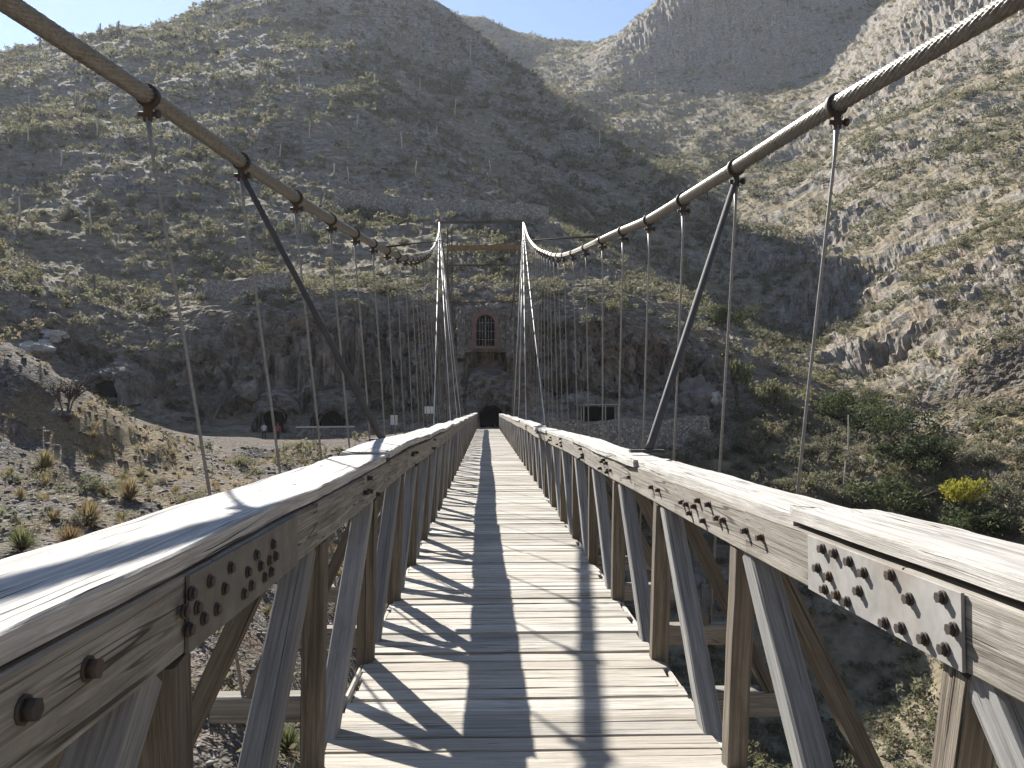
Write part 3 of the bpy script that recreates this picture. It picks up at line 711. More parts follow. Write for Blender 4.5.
# main cables
CABL = [(-14, -3.15, 4.2), (-6, -3.1, 3.0), (0, -2.9, 2.15), (2, -2.68, 1.99), (3.9, -2.34, 1.98), (5.05, -2.145, 1.98), (6.6, -2.02, 2.04), (8.15, -1.935, 2.15), (9.7, -1.875, 2.29), (11.25, -1.835, 2.46), (16, -1.75, 3.06), (25, -1.93, 4.8), (40, -2.45, 8.5), (52, -3.05, 11.8), (60, -3.53, 14.05)]
CABR = [(-14, 3.2, 4.2), (-6, 3.2, 3.0), (0, 3.05, 2.15), (2, 2.86, 2.03), (3.9, 2.55, 1.99), (5.05, 2.285, 1.98), (6.6, 2.10, 2.03), (8.15, 2.03, 2.16), (9.7, 1.99, 2.32), (11.25, 1.93, 2.53), (16, 1.72, 3.14), (25, 1.82, 4.95), (40, 2.15, 8.6), (52, 2.52, 12.0), (60, 2.78, 14.1)]
def curve(tab, y):
    t = np.array(tab); Yk = t[:, 0]; i = int(np.clip(np.searchsorted(Yk, y) - 1, 0, len(Yk) - 2))
    def sl(j):
        if j == 0: return (t[1, 1:] - t[0, 1:]) / (Yk[1] - Yk[0])
        if j == len(Yk) - 1: return (t[-1, 1:] - t[-2, 1:]) / (Yk[-1] - Yk[-2])
        a = (t[j, 1:] - t[j - 1, 1:]) / (Yk[j] - Yk[j - 1]); b = (t[j + 1, 1:] - t[j, 1:]) / (Yk[j + 1] - Yk[j])
        return (a * (Yk[j + 1] - Yk[j]) + b * (Yk[j] - Yk[j - 1])) / (Yk[j + 1] - Yk[j - 1])
    h = Yk[i + 1] - Yk[i]; u = (y - Yk[i]) / h; m0, m1 = sl(i) * h, sl(i + 1) * h
    v = (2 * u**3 - 3 * u**2 + 1) * t[i, 1:] + (u**3 - 2 * u**2 + u) * m0 + (-2 * u**3 + 3 * u**2) * t[i + 1, 1:] + (u**3 - u**2) * m1
    return Vector((v[0], y, v[1] + 1.55))
for s, tab in ((-1, CABL), (1, CABR)):
    c = MB(); ys = list(np.arange(-14, 1, .5)) + list(np.arange(1, 13, .022)) + list(np.arange(13, 60.01, .35))
    top = curve(tab, 60)
    pts = [curve(tab, q) for q in ys] + [top + Vector((s * -.02, .6, -.35)), top + Vector((s * -.3, 8, -3.2)), top + Vector((s * -.6, 20, -7.5))]
    c.tube(pts, .056, 96, lobes=12, pitch=.85, depth=.30)
    bp(c, 'main_cable', M_CABLE)
    for k, yn in enumerate(nodes):
        if yn < 4.5: continue
        q = curve(tab, yn); t_ = (curve(tab, yn + .05) - q).normalized()
        base = Vector((XC + s * 1.68, yn, -.22))
        if yn < 30:
            b = MB(); b.tube([q - t_ * .022, q + t_ * .022], .074, 20); dn = Vector((0, 0, -1))
            b.bar(q + dn * .06, q + dn * .16, .05, .035, up=(0, 1, 0), ch=.004); b.tube([q + dn * .115 + Vector((-.055, 0, 0)), q + dn * .115 + Vector((.055, 0, 0))], .016, 8)
            b.tube([q + dn * .115 + Vector((.05, 0, 0)), q + dn * .115 + Vector((.075, 0, 0))], .026, 6)
            cl = bp(b, 'cable_clamp', M_RUST)
        h = MB(); st = q + Vector((0, 0, -.14)); mid_ = st.lerp(base, .5) + Vector((random.gauss(0, .012), random.gauss(0, .012), 0))
        rr = .011 if yn < 14 else (.0085 if yn < 32 else .006)
        h.tube([st, st.lerp(mid_, .12) + Vector((s * .008, 0, 0)), mid_, base], rr if yn > 12 else [.02, rr, rr, rr], 8); bp(h, 'hanger', M_ROPE)
    # fan stays from the tower top
    for yb in ((21.5, 34, 43, 50) if s < 0 else (22, 35, 44, 53)):
        f = MB(); f.tube([top, top.lerp(Vector((XC + s * 1.6, yb, -.2)), .5) + Vector((0, 0, -.25)), Vector((XC + s * 1.6, yb, -.2))], .018, 6); bp(f, 'stay_wire', M_STAY)
# stiff inclined poles from the second clamp down to the rail caps
for s, tab, foot in ((-1, CABL, Vector((-.92, 7.2, 1.262))), (1, CABR, Vector((1.22, 6.0, 1.222)))):
    q = curve(tab, 6.61) + Vector((0, 0, -.10)); f = MB()
    f.tube([q, q.lerp(foot, .97), foot + Vector((0, 0, .02))], [.024, .03, .03], 12); f.bar(foot + Vector((-s * .14, 0, .012)), foot + Vector((s * .12, 0, .012)), .09, .022)
    bp(f, 'stay_pole', M_POLE)

# far tower
for x in (-2.75, 2.3):
    l = MB(); d_ = .45
    for ax in (-d_ / 2, d_ / 2):
        for ay in (0, d_): l.bar((x + ax, 60 + ay, -3), (x + ax * .7, 60 + ay, 15.2), .07, .07)
    for k in range(22):
        z = -2.4 + k * .8; l.bar((x - d_ / 2, 60, z), (x + d_ / 2, 60, z + .8), .035, .035, up=(0, 1, 0)); l.bar((x + d_ / 2, 60.02 + d_, z), (x - d_ / 2, 60.02 + d_, z + .8), .035, .035, up=(0, 1, 0))
    bp(l, 'tower_leg', M_TWR)
for z, h, m_, xs in ((15.55, .16, M_TWR, (-3.6, 2.85)), (13.6, .36, M_TWOOD, (-2.95, 2.5)), (12.3, .10, M_TWR, (-2.95, 2.5)), (9.5, .09, M_TWR, (-2.9, 2.45))):
    l = MB(); l.bar((xs[0], 59.8, z), (xs[1], 59.8, z + .12), .2, h); bp(l, 'tower_crossbeam', m_)
w_ = MB(); w_.tube([curve(CABL, 13.5), Vector((-2.9, 60, 14.3)), Vector((0, 60.3, 13.9)), Vector((2.4, 60, 14.25)), curve(CABR, 12.0)], .02, 6); bp(w_, 'cross_wire', M_RUST)

# ------------------------------------------------------------------ masonry on the far bank
def stone_wall(name, label, pts, h, th=.5, mat=M_STONE, cat='wall', group=None, cope=None):
    """rough wall along ground points pts [(x, y, z base)], wobbling top"""
    V, F = [], []; L = 0; secs = []
    dense = []
    for a, b in zip(pts[:-1], pts[1:]):
        a, b = Vector(a), Vector(b); n = max(2, int((b - a).length / .35))
        dense += [a.lerp(b, k / n) for k in range(n)]
    dense.append(Vector(pts[-1])); org = dense[0].copy()
    rows = max(3, int(h / .35)); nr = rows + 1
    for i, p in enumerate(dense):
        t = (dense[min(i + 1, len(dense) - 1)] - dense[max(i - 1, 0)]); t.z = 0; t.normalize(); nrm = Vector((t.y, -t.x, 0))
        hh = h * (1 + .06 * sin(i * .35)) + random.uniform(-.09, .09)
        for side in (1, -1):
            for r in range(nr):
                q = p - org + nrm * side * (th / 2 * (1.15 - .3 * r / rows)) + Vector((0, 0, -.6 + (hh + .6) * r / rows))
                q += Vector((random.gauss(0, .02), random.gauss(0, .03), random.gauss(0, .02))); V.append(q)
    m = 2 * nr
    for i in range(len(dense) - 1):
        for r in range(nr - 1):
            a = i * m + r; F.append((a, a + m, a + m + 1, a + 1)); a = i * m + nr + r; F.append((a, a + 1, a + m + 1, a + m))
        a = i * m + nr - 1; F.append((a, a + m, a + m + nr, a + nr))
    for i in (0, len(dense) - 1):
        for r in range(nr - 1): a = i * m + r; F.append((a, a + 1, a + 1 + nr, a + nr))
    me_ = bpy.data.meshes.new(name); me_.from_pydata([tuple(v) for v in V], [], F); bm = bmesh.new(); bm.from_mesh(me_); bmesh.ops.recalc_face_normals(bm, faces=bm.faces); bm.to_mesh(me_); bm.free()
    o = link(name, me_, mat); o.location = org; tag(o, label, cat, group)
    if cope:
        c = MB()
        for a, b in zip(pts[:-1], pts[1:]):
            a, b = Vector(a) - org, Vector(b) - org; c.bar(a + Vector((0, 0, h + .05)), b + Vector((0, 0, h + .05)), th + .12, .12)
        c.build('coping', cope, o)
    return o
def along(pairs, Y): return [tuple(P(px, py, Y_ if isinstance(Y_, (int, float)) else Y)) for px, py, Y_ in pairs]
stone_wall('parapet_wall', 'long grey stone parapet wall on the far bank right of the bridge', [(4.2, 66.5, -1.6), (9, 67.5, -1.7), (14, 68.2, -1.7), (19.3, 69, -1.5)], 2.35, .6)
stone_wall('low_wall', 'low rubble wall with pale coping beside the two walkers', [(-17.0, 72.5, -.75), (-11.8, 72.3, -.7)], .62, .5, M_RUBBLE, cope=M_WHITE)
stone_wall('rubble_wall', 'rough reddish rubble bank holding up the path left of the bridge', [(-12.8, 69.5, -1.6), (-8, 68.5, -1.4), (-4, 66, -1.3)], 1.0, .8, M_RUBBLE)
def gpts(lst, dz=0):
    out = []
    for px, py in lst:
        h_ = hit(px, py, 60)
        if h_: out.append((h_.x, h_.y, h_.z + dz))
    return out
stone_wall('retaining_wall', 'short stone retaining wall high on the slope at left', gpts([(205, 301), (235, 299), (262, 297), (290, 292)]), 2.0, .9)
stone_wall('road_wall', 'long dry-stone wall running along the old road above the bridge tower', gpts([(335, 208), (380, 213), (430, 219), (480, 224), (548, 226)]), 2.8, 1.0, M_STONE)

def arch_pts(w, h, n=12):
    r = w / 2; q = [(-r, 0), (-r, (h - r) * .5)]
    q += [(-r * cos(pi * k / n), h - r + r * sin(pi * k / n)) for k in range(n + 1)]
    return q + [(r, (h - r) * .5), (r, 0)]
def rock_portal(px, py, Y, w, h, W, H, label, depth=2.6, rough=.35, rz=0):
    """mouth of a mine tunnel: knobbly rock face round an arched hole that runs back into the hill"""
    p = P(px, py, Y); root = empty('tunnel_entrance', p, rz); tag(root, label, 'tunnel')
    a = arch_pts(w, h, 40); n = len(a); b = arch_pts(W, H, 40); V, F = [], []; rings = 26
    for k in range(rings + 1):
        t = k / rings
        for i in range(n):
            x = a[i][0] * (1 - t) + b[i][0] * t; z = a[i][1] * (1 - t) + b[i][1] * t
            V.append((x, .25 * t + t ** 3 * depth * 1.3, z - (.5 if i in (0, n - 1) else 0)))
    V = np.array(V); q = V + np.array([px * .37, py * .11, 0])
    tt = np.repeat(np.arange(rings + 1) / rings, n); w0 = np.clip(tt * 4, .75, 1)[:, None]
    nn = np.stack([fbm(q / np.array([1.7, 1.7, 2.6]), 5, 90 + c, .6, c == 1) for c in range(3)], 1)
    nn = nn + np.stack([fbm(q / .55, 3, 190 + c) for c in range(3)], 1) * .45
    V = V + nn * w0 * np.array([.45, 1.3, .45]) + np.array([0, .35, 0]) * w0
    for k in range(rings):
        for i in range(n - 1): u = k * n + i; F.append((u, u + 1, u + n + 1, u + n))
    link('rock_face', np_mesh('rock_face', V, np.array(F), {'mask': np.tile(np.array([0., 1., 0.]), (len(V), 1))}), M_GROUND, root)
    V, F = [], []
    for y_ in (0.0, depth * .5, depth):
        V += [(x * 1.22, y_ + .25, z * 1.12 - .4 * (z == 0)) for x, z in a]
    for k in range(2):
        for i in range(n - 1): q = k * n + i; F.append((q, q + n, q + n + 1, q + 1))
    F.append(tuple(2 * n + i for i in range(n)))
    me_ = bpy.data.meshes.new('tunnel_bore'); me_.from_pydata(V, [], F); link('tunnel_bore', me_, M_VOID, root)  # shallow closed bore; the darkness of a deep tunnel is painted on
    return root
rock_portal(491, 429, 73.6, 1.9, 2.1, 7.5, 6.5, 'dark tunnel mouth in the cliff straight ahead at the end of the bridge', 3.0)
rock_portal(272, 433, 74.6, 1.9, 2.2, 6.0, 4.6, 'dark tunnel mouth in the cliff behind the two walkers', 2.8)
rock_portal(332, 429, 75.2, 2.6, 1.7, 6.6, 4.4, 'wide low tunnel mouth behind the low wall with pale coping', 2.6)
rock_portal(102, 398, 73.0, 2.3, 1.7, 6.0, 3.8, 'small dark tunnel opening above the left scree slope', 2.6)

# chapel-like niche with a red arched window
def niche():
    p = P(485.5, 352, 75.6); root = empty('stone_shrine', p); tag(root, 'stone shrine front with red arched window set in the cliff above the tunnel', 'shrine')
    # body: thick wall with an arched hole and a curved top
    W, H, w, h, zb = 4.9, 4.3, 1.75, 3.0, .55
    a = [(x, z + zb) for x, z in arch_pts(w, h, 16)]; n = len(a)
    b = []
    for i, (x, z) in enumerate(a):
        t = i / (n - 1)
        if i == 0: b.append((-W / 2, 0))
        elif i == n - 1: b.append((W / 2, 0))
        else:
            an = pi * (1 - (i - 1) / (n - 3)); cx_, cz_ = cos(an) * 1.6, sin(an)
            q = max(-1, min(1, cx_)); b.append((q * W / 2, H * (.72 + .28 * cz_ ** .8) if abs(cx_) < 1 else 1.2 + H * .55 * cz_))
    V, F = [], []
    for y_ in (0, 2.6):
        V += [(x, y_, z) for x, z in b]; V += [(x, y_, z) for x, z in a]
    m = 2 * n
    for i in range(n - 1):
        F.append((i, i + 1, n + i + 1, n + i)); F.append((n + i, n + i + 1, m + n + i + 1, m + n + i)); F.append((i + 1, i, m + i, m + i + 1))
    F.append((0, n, 2 * n - 1, n - 1)); F.append((n, m + n, m + 2 * n - 1, 2 * n - 1))
    me_ = bpy.data.meshes.new('masonry_front'); me_.from_pydata(V, [], F); bm = bmesh.new(); bm.from_mesh(me_); bmesh.ops.triangulate(bm, faces=bm.faces); bmesh.ops.recalc_face_normals(bm, faces=bm.faces); bm.to_mesh(me_); bm.free()
    link('masonry_front', me_, M_SHRINE, root)
    for sx in (-1, 1):
        s_ = MB(); s_.bar((sx * 2.3, -.18, -.6), (sx * 2.3, -.18, 3.6), .75, .5, up=(0, 1, 0), ch=.05, n=8, jit=.03); s_.build('buttress', M_SHRINE, root)
    V, F = [], []; a2 = [(x * 1.42, (z - zb) * 1.13 + zb - (.25 if z == zb else 0)) for x, z in a]
    for y_ in (-.14, .05):
        V += [(x, y_, z) for x, z in a2]; V += [(x * .98, y_, z) for x, z in a]
    for i in range(n - 1):
        F.append((i, i + 1, n + i + 1, n + i)); F.append((i + 1, i, m + i, m + i + 1)); F.append((n + i, n + i + 1, m + n + i + 1, m + n + i))
    me_ = bpy.data.meshes.new('brick_arch'); me_.from_pydata(V, [], F); link('brick_arch', me_, M_BRICK, root)
    s_ = MB(); s_.bar((-1.35, -.1, .42), (1.35, -.1, .42), .35, .3); s_.build('brick_sill', M_BRICK, root)
    V = [(x, 1.3, z) for x, z in a]; me_ = bpy.data.meshes.new('window_back'); me_.from_pydata(V, [], [tuple(range(n))]); link('window_back', me_, M_VOID, root)  # black sheet painting the unlit inside behind the window
    g = MB()
    for x in (-.55, -.28, .28, .55): g.tube([(x, .2, .6), (x, .2, 3.2)], .025, 6)
    for z in (1.2, 2.0, 2.8): g.tube([(-.86, .22, z), (.86, .22, z)], .025, 6)
    g.tube([(0, .2, .6), (0, .2, 3.5)], .06, 6); g.build('window_grille', M_STONE, root)
niche()

# open shelter with a flat roof, sign board, white board, drum
def shelter():
    p = P(601, 424, 71.5); root = empty('shelter', (p.x, p.y, -.35)); tag(root, 'small open shelter with pale posts and flat roof behind the parapet wall', 'shelter')
    r_ = MB(); r_.bar((-1.75, .9, 2.28), (1.75, .9, 2.3), 2.2, .10, ch=.02); r_.build('roof', M_STALK, root)
    for x, y_ in ((-1.55, 0), (1.55, 0), (.4, 0), (-1.55, 1.8), (1.55, 1.8)):
        c = MB(); c.bar((x, y_, 0), (x, y_, 2.23), .11, .11, up=(0, 1, 0)); c.build('post', M_STALK, root)
    b = MB(); b.bar((-1.5, 1.86, 1.1), (1.5, 1.86, 1.1), .06, 2.0); b.build('shade_panel', M_VOID, root)  # added black sheet standing in for shade under the roof
shelter()
def board(px, py, Y, w, h, zb, label, name='notice_board'):
    p = P(px, py, Y); root = empty(name, (p.x, p.y, zb)); tag(root, label, 'sign'); zc_ = p.z - zb
    b = MB(); b.bar((-w / 2, 0, zc_), (w / 2, 0, zc_), .05, h, ch=.01); b.build('board', M_WHITE, root)
    for x in ((-.25, .25) if w > .5 else (0,)):
        q = MB(); q.tube([(x, .05, -.3), (x, .05, zc_)], .03, 6); q.build('post', M_RUST, root)
board(429, 410, 67.5, .75, .6, -.5, 'small white notice board on posts left of the bridge end')
board(394, 420, 69.5, .6, .85, -.7, 'plain white upright panel on the path left of the notice board')
def drum():
    p = P(371, 429, 69.9); root = empty('drum', (p.x, p.y, -.75)); tag(root, 'dark red drum standing on the path by the rubble bank', 'drum')
    b = MB(); b.tube([(0, 0, -.2), (0, 0, .3), (0, 0, .31), (0, 0, .34), (0, 0, .35), (0, 0, .85)], [.36, .36, .385, .385, .36, .36], 18); b.build('barrel', M_BRICK, root)
    b = MB(); b.tube([(0, 0, .85), (0, 0, .9)], .39, 18); b.build('rim', M_RUST, root)
drum()

# ------------------------------------------------------------------ the two walkers
def cloth(name, c): return plain(name, tuple(v * .8 for v in c), c, 30)
M_SKIN = plain('skin', (.28, .16, .105), (.33, .19, .13), 20); M_HAIR = plain('dark hair', (.015, .012, .01), (.03, .024, .02), 60)
def person(px, Y, h, label, shirt, legs, yaw, stride):
    p = P(px, 433, Y); root = empty('person', (p.x, p.y, ground_z(p.x, p.y)), yaw); tag(root, label, 'person')
    s = h / 1.75
    J = {'pel': (0, 0, .95), 'wst': (0, 0, 1.10), 'chs': (0, .01, 1.32), 'nck': (0, .01, 1.47), 'nk2': (0, .0, 1.53), 'hd': (0, -.01, 1.62), 'top': (0, 0, 1.71)}
    E_ = [('pel', 'wst'), ('wst', 'chs'), ('chs', 'nck'), ('nck', 'nk2'), ('nk2', 'hd'), ('hd', 'top')]
    Rd = {'pel': (.15, .11), 'wst': (.135, .10), 'chs': (.165, .115), 'nck': (.075, .065), 'nk2': (.055, .055), 'hd': (.082, .098), 'top': (.06, .07)}
    for sd_ in (-1, 1):
        k = 'L' if sd_ < 0 else 'R'; st = stride * sd_
        J.update({k + 'hip': (sd_ * .095, 0, .88), k + 'kn': (sd_ * .10, -st * .6 - .02, .50), k + 'an': (sd_ * .10, -st + .03, .09), k + 'toe': (sd_ * .115, -st - .14, .03),
                  k + 'sh': (sd_ * .185, .01, 1.40), k + 'el': (sd_ * .245, .03 + st * .3, 1.13), k + 'wr': (sd_ * .25, -.07 + st * .5, .90), k + 'pm': (sd_ * .25, -.09 + st * .5, .83)})
        E_ += [('pel', k + 'hip'), (k + 'hip', k + 'kn'), (k + 'kn', k + 'an'), (k + 'an', k + 'toe'), ('chs', k + 'sh'), (k + 'sh', k + 'el'), (k + 'el', k + 'wr'), (k + 'wr', k + 'pm')]
        Rd.update({k + 'hip': (.09, .09), k + 'kn': (.06, .06), k + 'an': (.042, .045), k + 'toe': (.04, .03), k + 'sh': (.06, .06), k + 'el': (.042, .042), k + 'wr': (.028, .028), k + 'pm': (.036, .02)})
        for f_, (dx, dz) in enumerate(((-.022, -.075), (-.008, -.09), (.008, -.085), (.022, -.07))):
            n_ = k + 'f%d' % f_; b = J[k + 'pm']; J[n_] = (b[0], b[1] + dx, b[2] + dz); E_.append((k + 'pm', n_)); Rd[n_] = (.0085, .0085)
        b = J[k + 'pm']; J[k + 'th'] = (b[0] - sd_ * .01, b[1] - .05, b[2] - .03); E_.append((k + 'pm', k + 'th')); Rd[k + 'th'] = (.01, .01)
    ks = list(J); me_ = bpy.data.meshes.new('body'); me_.from_pydata([tuple(c * s for c in J[k]) for k in ks], [(ks.index(a), ks.index(b)) for a, b in E_], [])
    ob = link('body', me_, [M_SKIN, shirt, legs, M_BARK]); md = ob.modifiers.new('skin', 'SKIN'); me_.skin_vertices[0].data[0].use_root = True
    for i, k in enumerate(ks): me_.skin_vertices[0].data[i].radius = tuple(v * s for v in Rd[k])
    ob.modifiers.new('sub', 'SUBSURF').render_levels = 2; ob.modifiers['sub'].levels = 2
    dg = bpy.context.evaluated_depsgraph_get(); m2 = bpy.data.meshes.new_from_object(ob.evaluated_get(dg)); bpy.data.objects.remove(ob)
    ob = bpy.data.objects.new('body', m2); COL.objects.link(ob); ob.parent = root
    if not len(m2.materials):
        for m_ in (M_SKIN, shirt, legs, M_BARK): m2.materials.append(m_)
    for f in m2.polygons:
        c = f.center / s; f.use_smooth = True
        f.material_index = 3 if c.z < .09 else 2 if c.z < .97 and abs(c.x) < .2 else 1 if c.z < 1.49 and (c.z > 1.16 or abs(c.x) < .19) else 0
    bm = bmesh.new(); bmesh.ops.create_uvsphere(bm, u_segments=16, v_segments=10, radius=.105 * s)
    bmesh.ops.delete(bm, geom=[v for v in bm.verts if v.co.z < -.02 and v.co.y < .03], context='VERTS')
    m_ = bpy.data.meshes.new('hair'); bm.to_mesh(m_); bm.free(); o = link('hair', m_, M_HAIR, root); o.location = (0, .012 * s, 1.655 * s)
person(264, 72.2, 1.72, 'person in white shirt and dark trousers walking on the far path', cloth('white shirt cloth', (.75, .75, .74)), cloth('dark trousers', (.04, .04, .05)), .5, .14)
person(278, 72.0, 1.74, 'person in red patterned top and dark trousers on the far path', cloth('red top cloth', (.42, .09, .09)), cloth('navy trousers', (.03, .03, .045)), -.3, .05)

# ------------------------------------------------------------------ trees and single plants
def tree(name, label, p, h, r, mat, seed, n=1200, leaf=.16, crown0=.35, flat=.8, group=None, twig=False, stems=4):
    root = empty(name, p); tag(root, label, 'tree', group); g = random.Random(seed); t = MB(); tips = []
    for k in range(stems):
        a = g.random() * 6.28; pts = [Vector((0, 0, -.3))]; L = h * crown0
        pts.append(Vector((cos(a) * .05 * h, sin(a) * .05 * h, L * .6))); e = Vector((cos(a) * r * .5, sin(a) * r * .5, h * .62)); pts += [pts[-1].lerp(e, .5) + Vector((0, 0, .04 * h)), e]
        t.tube(pts, [.045 * h * .6, .035 * h * .6, .02 * h * .6, .008 * h], 7)
        for q in range(6 if twig else 3):
            b = a + g.uniform(-1.3, 1.3); e2 = e + Vector((cos(b) * r * .5, sin(b) * r * .5, h * g.uniform(0, .35))); s0 = pts[2].lerp(e, g.random())
            t.tube([s0, s0.lerp(e2, .5) + Vector((0, 0, .03 * h)), e2], [.012 * h, .008 * h, .003 * h], 5); tips.append(e2)
            if twig:
                for u in range(9):
                    s1 = s0.lerp(e2, g.uniform(.3, 1)); e3 = s1 + Vector((g.gauss(0, .2), g.gauss(0, .2), g.uniform(.0, .3))) * r; t.tube([s1, e3], [.006 * h, .002 * h], 4)
    t.build('trunk', M_BARK if not twig else mat, root)
    if n:
        V, F, T = leaf_cloud(n, leaf / r, seed, flat, 11); V = V * [r, r, (h * (1 - crown0)) / 1.0]; V[:, 2] += h * crown0
        link('crown', np_mesh('crown', V, F, {'tint': T}), mat, root)
    return root
def at(px, py, alt):
    h_ = hit(px, py, 20)
    return h_ if h_ is not None and abs(h_.y - alt) < alt * .6 else P(px, py, alt)
tree('round_tree', 'round dark green tree just above the right end of the parapet', at(776, 412, 76), 3.4, 2.2, M_SCRUB, 3, 1500, .15, .2)
tree('small_tree', 'slim yellow-green tree beside the tall pale boulder', at(738, 412, 74), 4.4, .95, M_YUC, 4, 700, .14, .5, 1)
tree('yellow_bush', 'bright yellow-green bush in the shaded creek bed at right', at(958, 516, 50) + Vector((0, -1.2, .5)), 2.5, 1.6, M_YEL, 5, 1700, .10, .2)
tree('green_tree', 'spreading green tree just above the bright yellow bush', at(938, 482, 60), 2.9, 2.6, M_DARKG, 6, 1800, .14, .2)
for i, (px, py, h, r, lb) in enumerate([(725, 332, 4.2, 3.0, 'dark bushy tree in the shade on the slope above the boulders'), (888, 445, 4.5, 4.0, 'broad dark tree filling the shaded creek bed'), (845, 425, 3.5, 3.2, 'dark leafy tree on the left side of the shaded creek'), (905, 520, 3.2, 3.2, 'dark low tree left of the bright yellow bush'), (975, 540, 2.6, 2.6, 'dark shrubby tree under the bright yellow bush'), (915, 470, 3.0, 2.6, 'dark tree squeezed between the broad creek tree and the green tree')]):
    tree('creek_tree', lb, at(px, py, 70), h, r, M_DARKG, 20 + i, 1700, .17, .15, group='dark trees along the creek')
tree('bare_tree', 'leafless dark little tree on the left scree slope', at(66, 430, 50), 3.0, 1.3, M_BARK, 9, 0, twig=True, stems=4)
tree('grey_tree', 'leafless grey thorn tree at the foot of the cliff', at(212, 426, 72), 3.6, 2.3, M_GREYT, 10, 500, .12, .3, twig=True, stems=6)
tree('pale_shrub_tree', 'pale leafless bush below the parapet wall on the right', at(712, 462, 62), 2.6, 1.9, M_GREYT, 12, 500, .12, .2, twig=True, stems=5)
# near clumps on the left scree
def clump(px, py, s, mat, label, name='grass_clump', n=420, alt=25, up=.62, w=.02):
    p = hit(px, py, 10) or P(px, py, alt); V, F, T = blades(n, 1.0, int(px + py), up, w, .05)
    m_ = np_mesh(name, V, F, {'tint': T}); o = link(name, m_, mat); o.location = p; o.scale = (s, s, s); tag(o, label, 'grass clump')
clump(22, 552, .75, M_YUC, 'green-grey spiky tussock near the left rail')
clump(88, 528, .9, M_DRY, 'straw-coloured tussock right of the green-grey one')
clump(70, 545, .6, M_DRY, 'smaller dry tussock in front of the straw-coloured one')
clump(288, 752, .55, M_YUC, 'greenish tussock seen between the left railing posts')
clump(155, 735, .6, M_DRY, 'dry orange tussock below the left rail plate')
clump(45, 470, 1.0, M_DRY, 'wide tan tussock half way up the left scree')
clump(130, 500, .9, M_DRY, 'reddish dry tussock on the scree beside the first hanger')

# yuccas and bleached flower stalks on the hillsides
yuc = [np_mesh('yucca', *blades(70, 1.0, 700 + i, .45, .035)[:2], {'tint': blades(70, 1.0, 700 + i, .45, .035)[2]}) for i in range(3)]
for m_ in yuc: m_.materials.append(M_YUC)
yw = dens * ((D2 > 55) & (D2 < 200)); ypos, _ = pick(120, yw)
for i in range(120):
    put('yucca', yuc[i % 3], ypos[i] + np.array([0, 0, .25]), rng.uniform(.5, 1.0), 'spiky yellow-green yucca rosette on the hillside', 'yucca', 'yuccas scattered over the hillside')
def stalk_mesh(r, h, seed):
    b = MB(); g = random.Random(seed); b.tube([(0, 0, -.4), (g.gauss(0, .02) * h, g.gauss(0, .02) * h, h * .5), (g.gauss(0, .05) * h, g.gauss(0, .05) * h, h)], [r, r, r * .6], 7); return b
sm = []
for i in range(4):
    o = stalk_mesh(.13, 3.4, i).build('dry_stalk', M_STALK); sm.append(o.data); bpy.data.objects.remove(o)
spots = [(357, 131), (348, 182), (333, 178), (402, 150), (437, 138), (416, 178), (490, 175), (600, 150), (553, 82), (580, 72), (600, 75), (510, 45), (505, 40), (97, 138), (28, 152), (120, 138), (160, 140), (520, 70), (620, 90), (650, 100), (690, 160), (700, 115), (640, 80), (300, 90), (260, 75), (740, 140), (845, 500), (848, 460), (720, 100), (765, 165), (30, 110), (75, 105), (140, 95), (60, 170), (190, 150), (230, 130), (280, 160), (310, 140), (375, 90), (420, 90), (455, 120), (470, 60), (535, 60), (545, 75), (570, 60), (585, 85), (610, 110), (630, 105), (655, 85), (665, 125), (680, 95), (705, 140), (725, 125), (745, 160), (780, 120), (820, 190), (870, 100), (930, 90), (980, 60), (20, 220), (90, 240), (150, 230)]
for i, (px, py) in enumerate(spots):
    h_ = hit(px, py, 40)
    if h_ is None: continue
    o = bpy.data.objects.new('dry_stalk', sm[i % 4]); COL.objects.link(o); o.location = h_; wq = .5 if h_.y < 75 else 1; o.scale = (wq, wq, random.uniform(.7, 1.3) * (1.25 if h_.y > 200 else 1)); o.rotation_euler = (random.gauss(0, .05), random.gauss(0, .05), random.random() * 6)
    tag(o, 'thin bleached flower stalk standing up from the hillside scrub', 'dead stalk', 'bleached stalks on the hillside')
cm = []
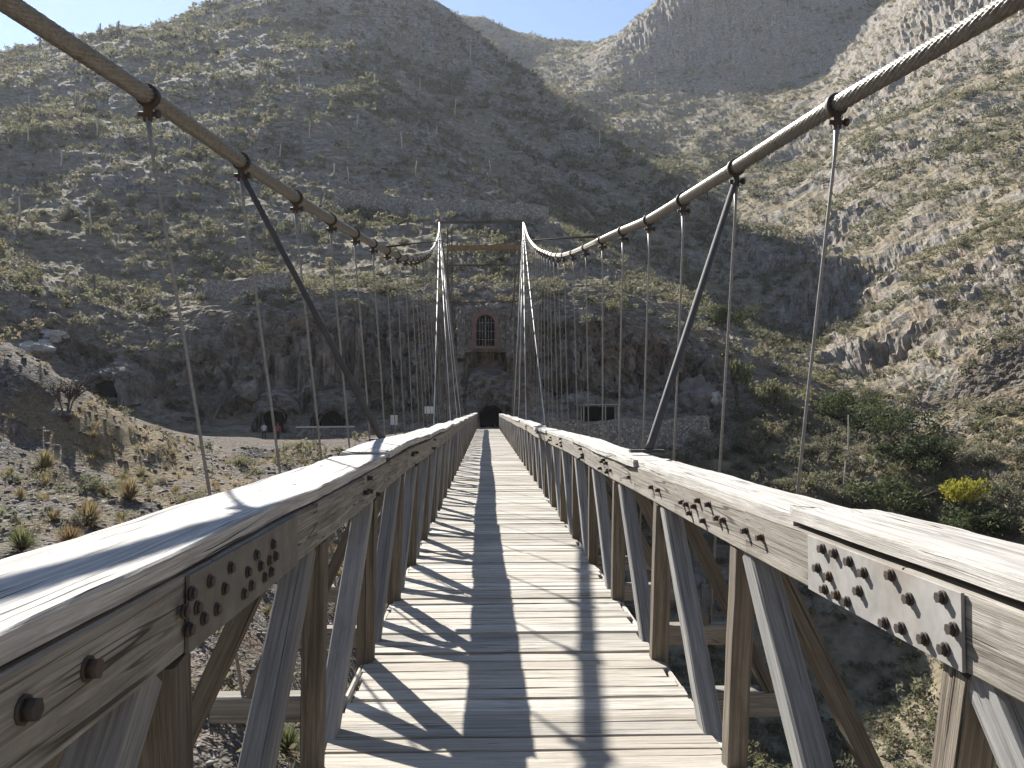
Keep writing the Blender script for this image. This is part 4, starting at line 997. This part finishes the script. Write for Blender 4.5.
for i in range(4):
    b = MB(); g = random.Random(40 + i); b.tube([(0, 0, -.5), (0, 0, 2.0), (g.gauss(0, .1), 0, 4.0), (g.gauss(0, .1), 0, 4.3)], [.2, .24, .2, .06], 10)
    for k in range(i):
        a = g.random() * 6.28; z = g.uniform(1, 2); b.tube([(0, 0, z), (cos(a) * .5, sin(a) * .5, z + .2), (cos(a) * .6, sin(a) * .6, z + 1.6)], [.14, .16, .06], 8)
    o = b.build('columnar_cactus', M_CACT); cm.append(o.data); bpy.data.objects.remove(o)
sky_spots = [(40, 44), (55, 40), (100, 32), (118, 29), (150, 21), (190, 14), (215, 9), (148, 22), (452, 14), (486, 24), (503, 31), (515, 33), (530, 38), (575, 45), (590, 48), (497, 38), (540, 50), (565, 62), (608, 60), (660, 25)]
for i, (px, py) in enumerate(sky_spots):
    h_ = hit(px, py + 6, 60)
    if h_ is None: continue
    o = bpy.data.objects.new('columnar_cactus', cm[i % 4]); COL.objects.link(o); o.location = h_; s = random.uniform(.7, 1.25); o.scale = (s, s, s); o.rotation_euler = (0, 0, random.random() * 6)
    tag(o, 'tall columnar cactus standing along the skyline', 'cactus', 'cacti along the skyline')

# ------------------------------------------------------------------ the hazy air of the valley
zlo, zhi = float(TV[:, 2].min()) - 1.5, float(TV[:, 2].max()) + 12
hb = MB(); hx = 1620
hb.V = [Vector((x, y, z)) for z in (zlo, zhi) for x, y in ((-hx, -hx), (hx, -hx), (hx, hx), (-hx, hx))]
for f in ((3, 2, 1, 0), (4, 5, 6, 7), (0, 1, 5, 4), (1, 2, 6, 5), (2, 3, 7, 6), (3, 0, 4, 7)): hb.face(f, ((0, 0),) * 4, 0)
mh = bpy.data.materials.new('valley haze'); mh.use_nodes = True; mh.node_tree.nodes.remove(mh.node_tree.nodes['Principled BSDF'])
pv = mh.node_tree.nodes.new('ShaderNodeVolumePrincipled'); pv.inputs['Color'].default_value = (.86, .9, 1, 1); pv.inputs['Density'].default_value = .0001; pv.inputs['Anisotropy'].default_value = .35
mh.node_tree.links.new(pv.outputs[0], mh.node_tree.nodes['Material Output'].inputs['Volume'])
tag(hb.build('haze', mh), kind='stuff')
print('HAZE', zlo, zhi)
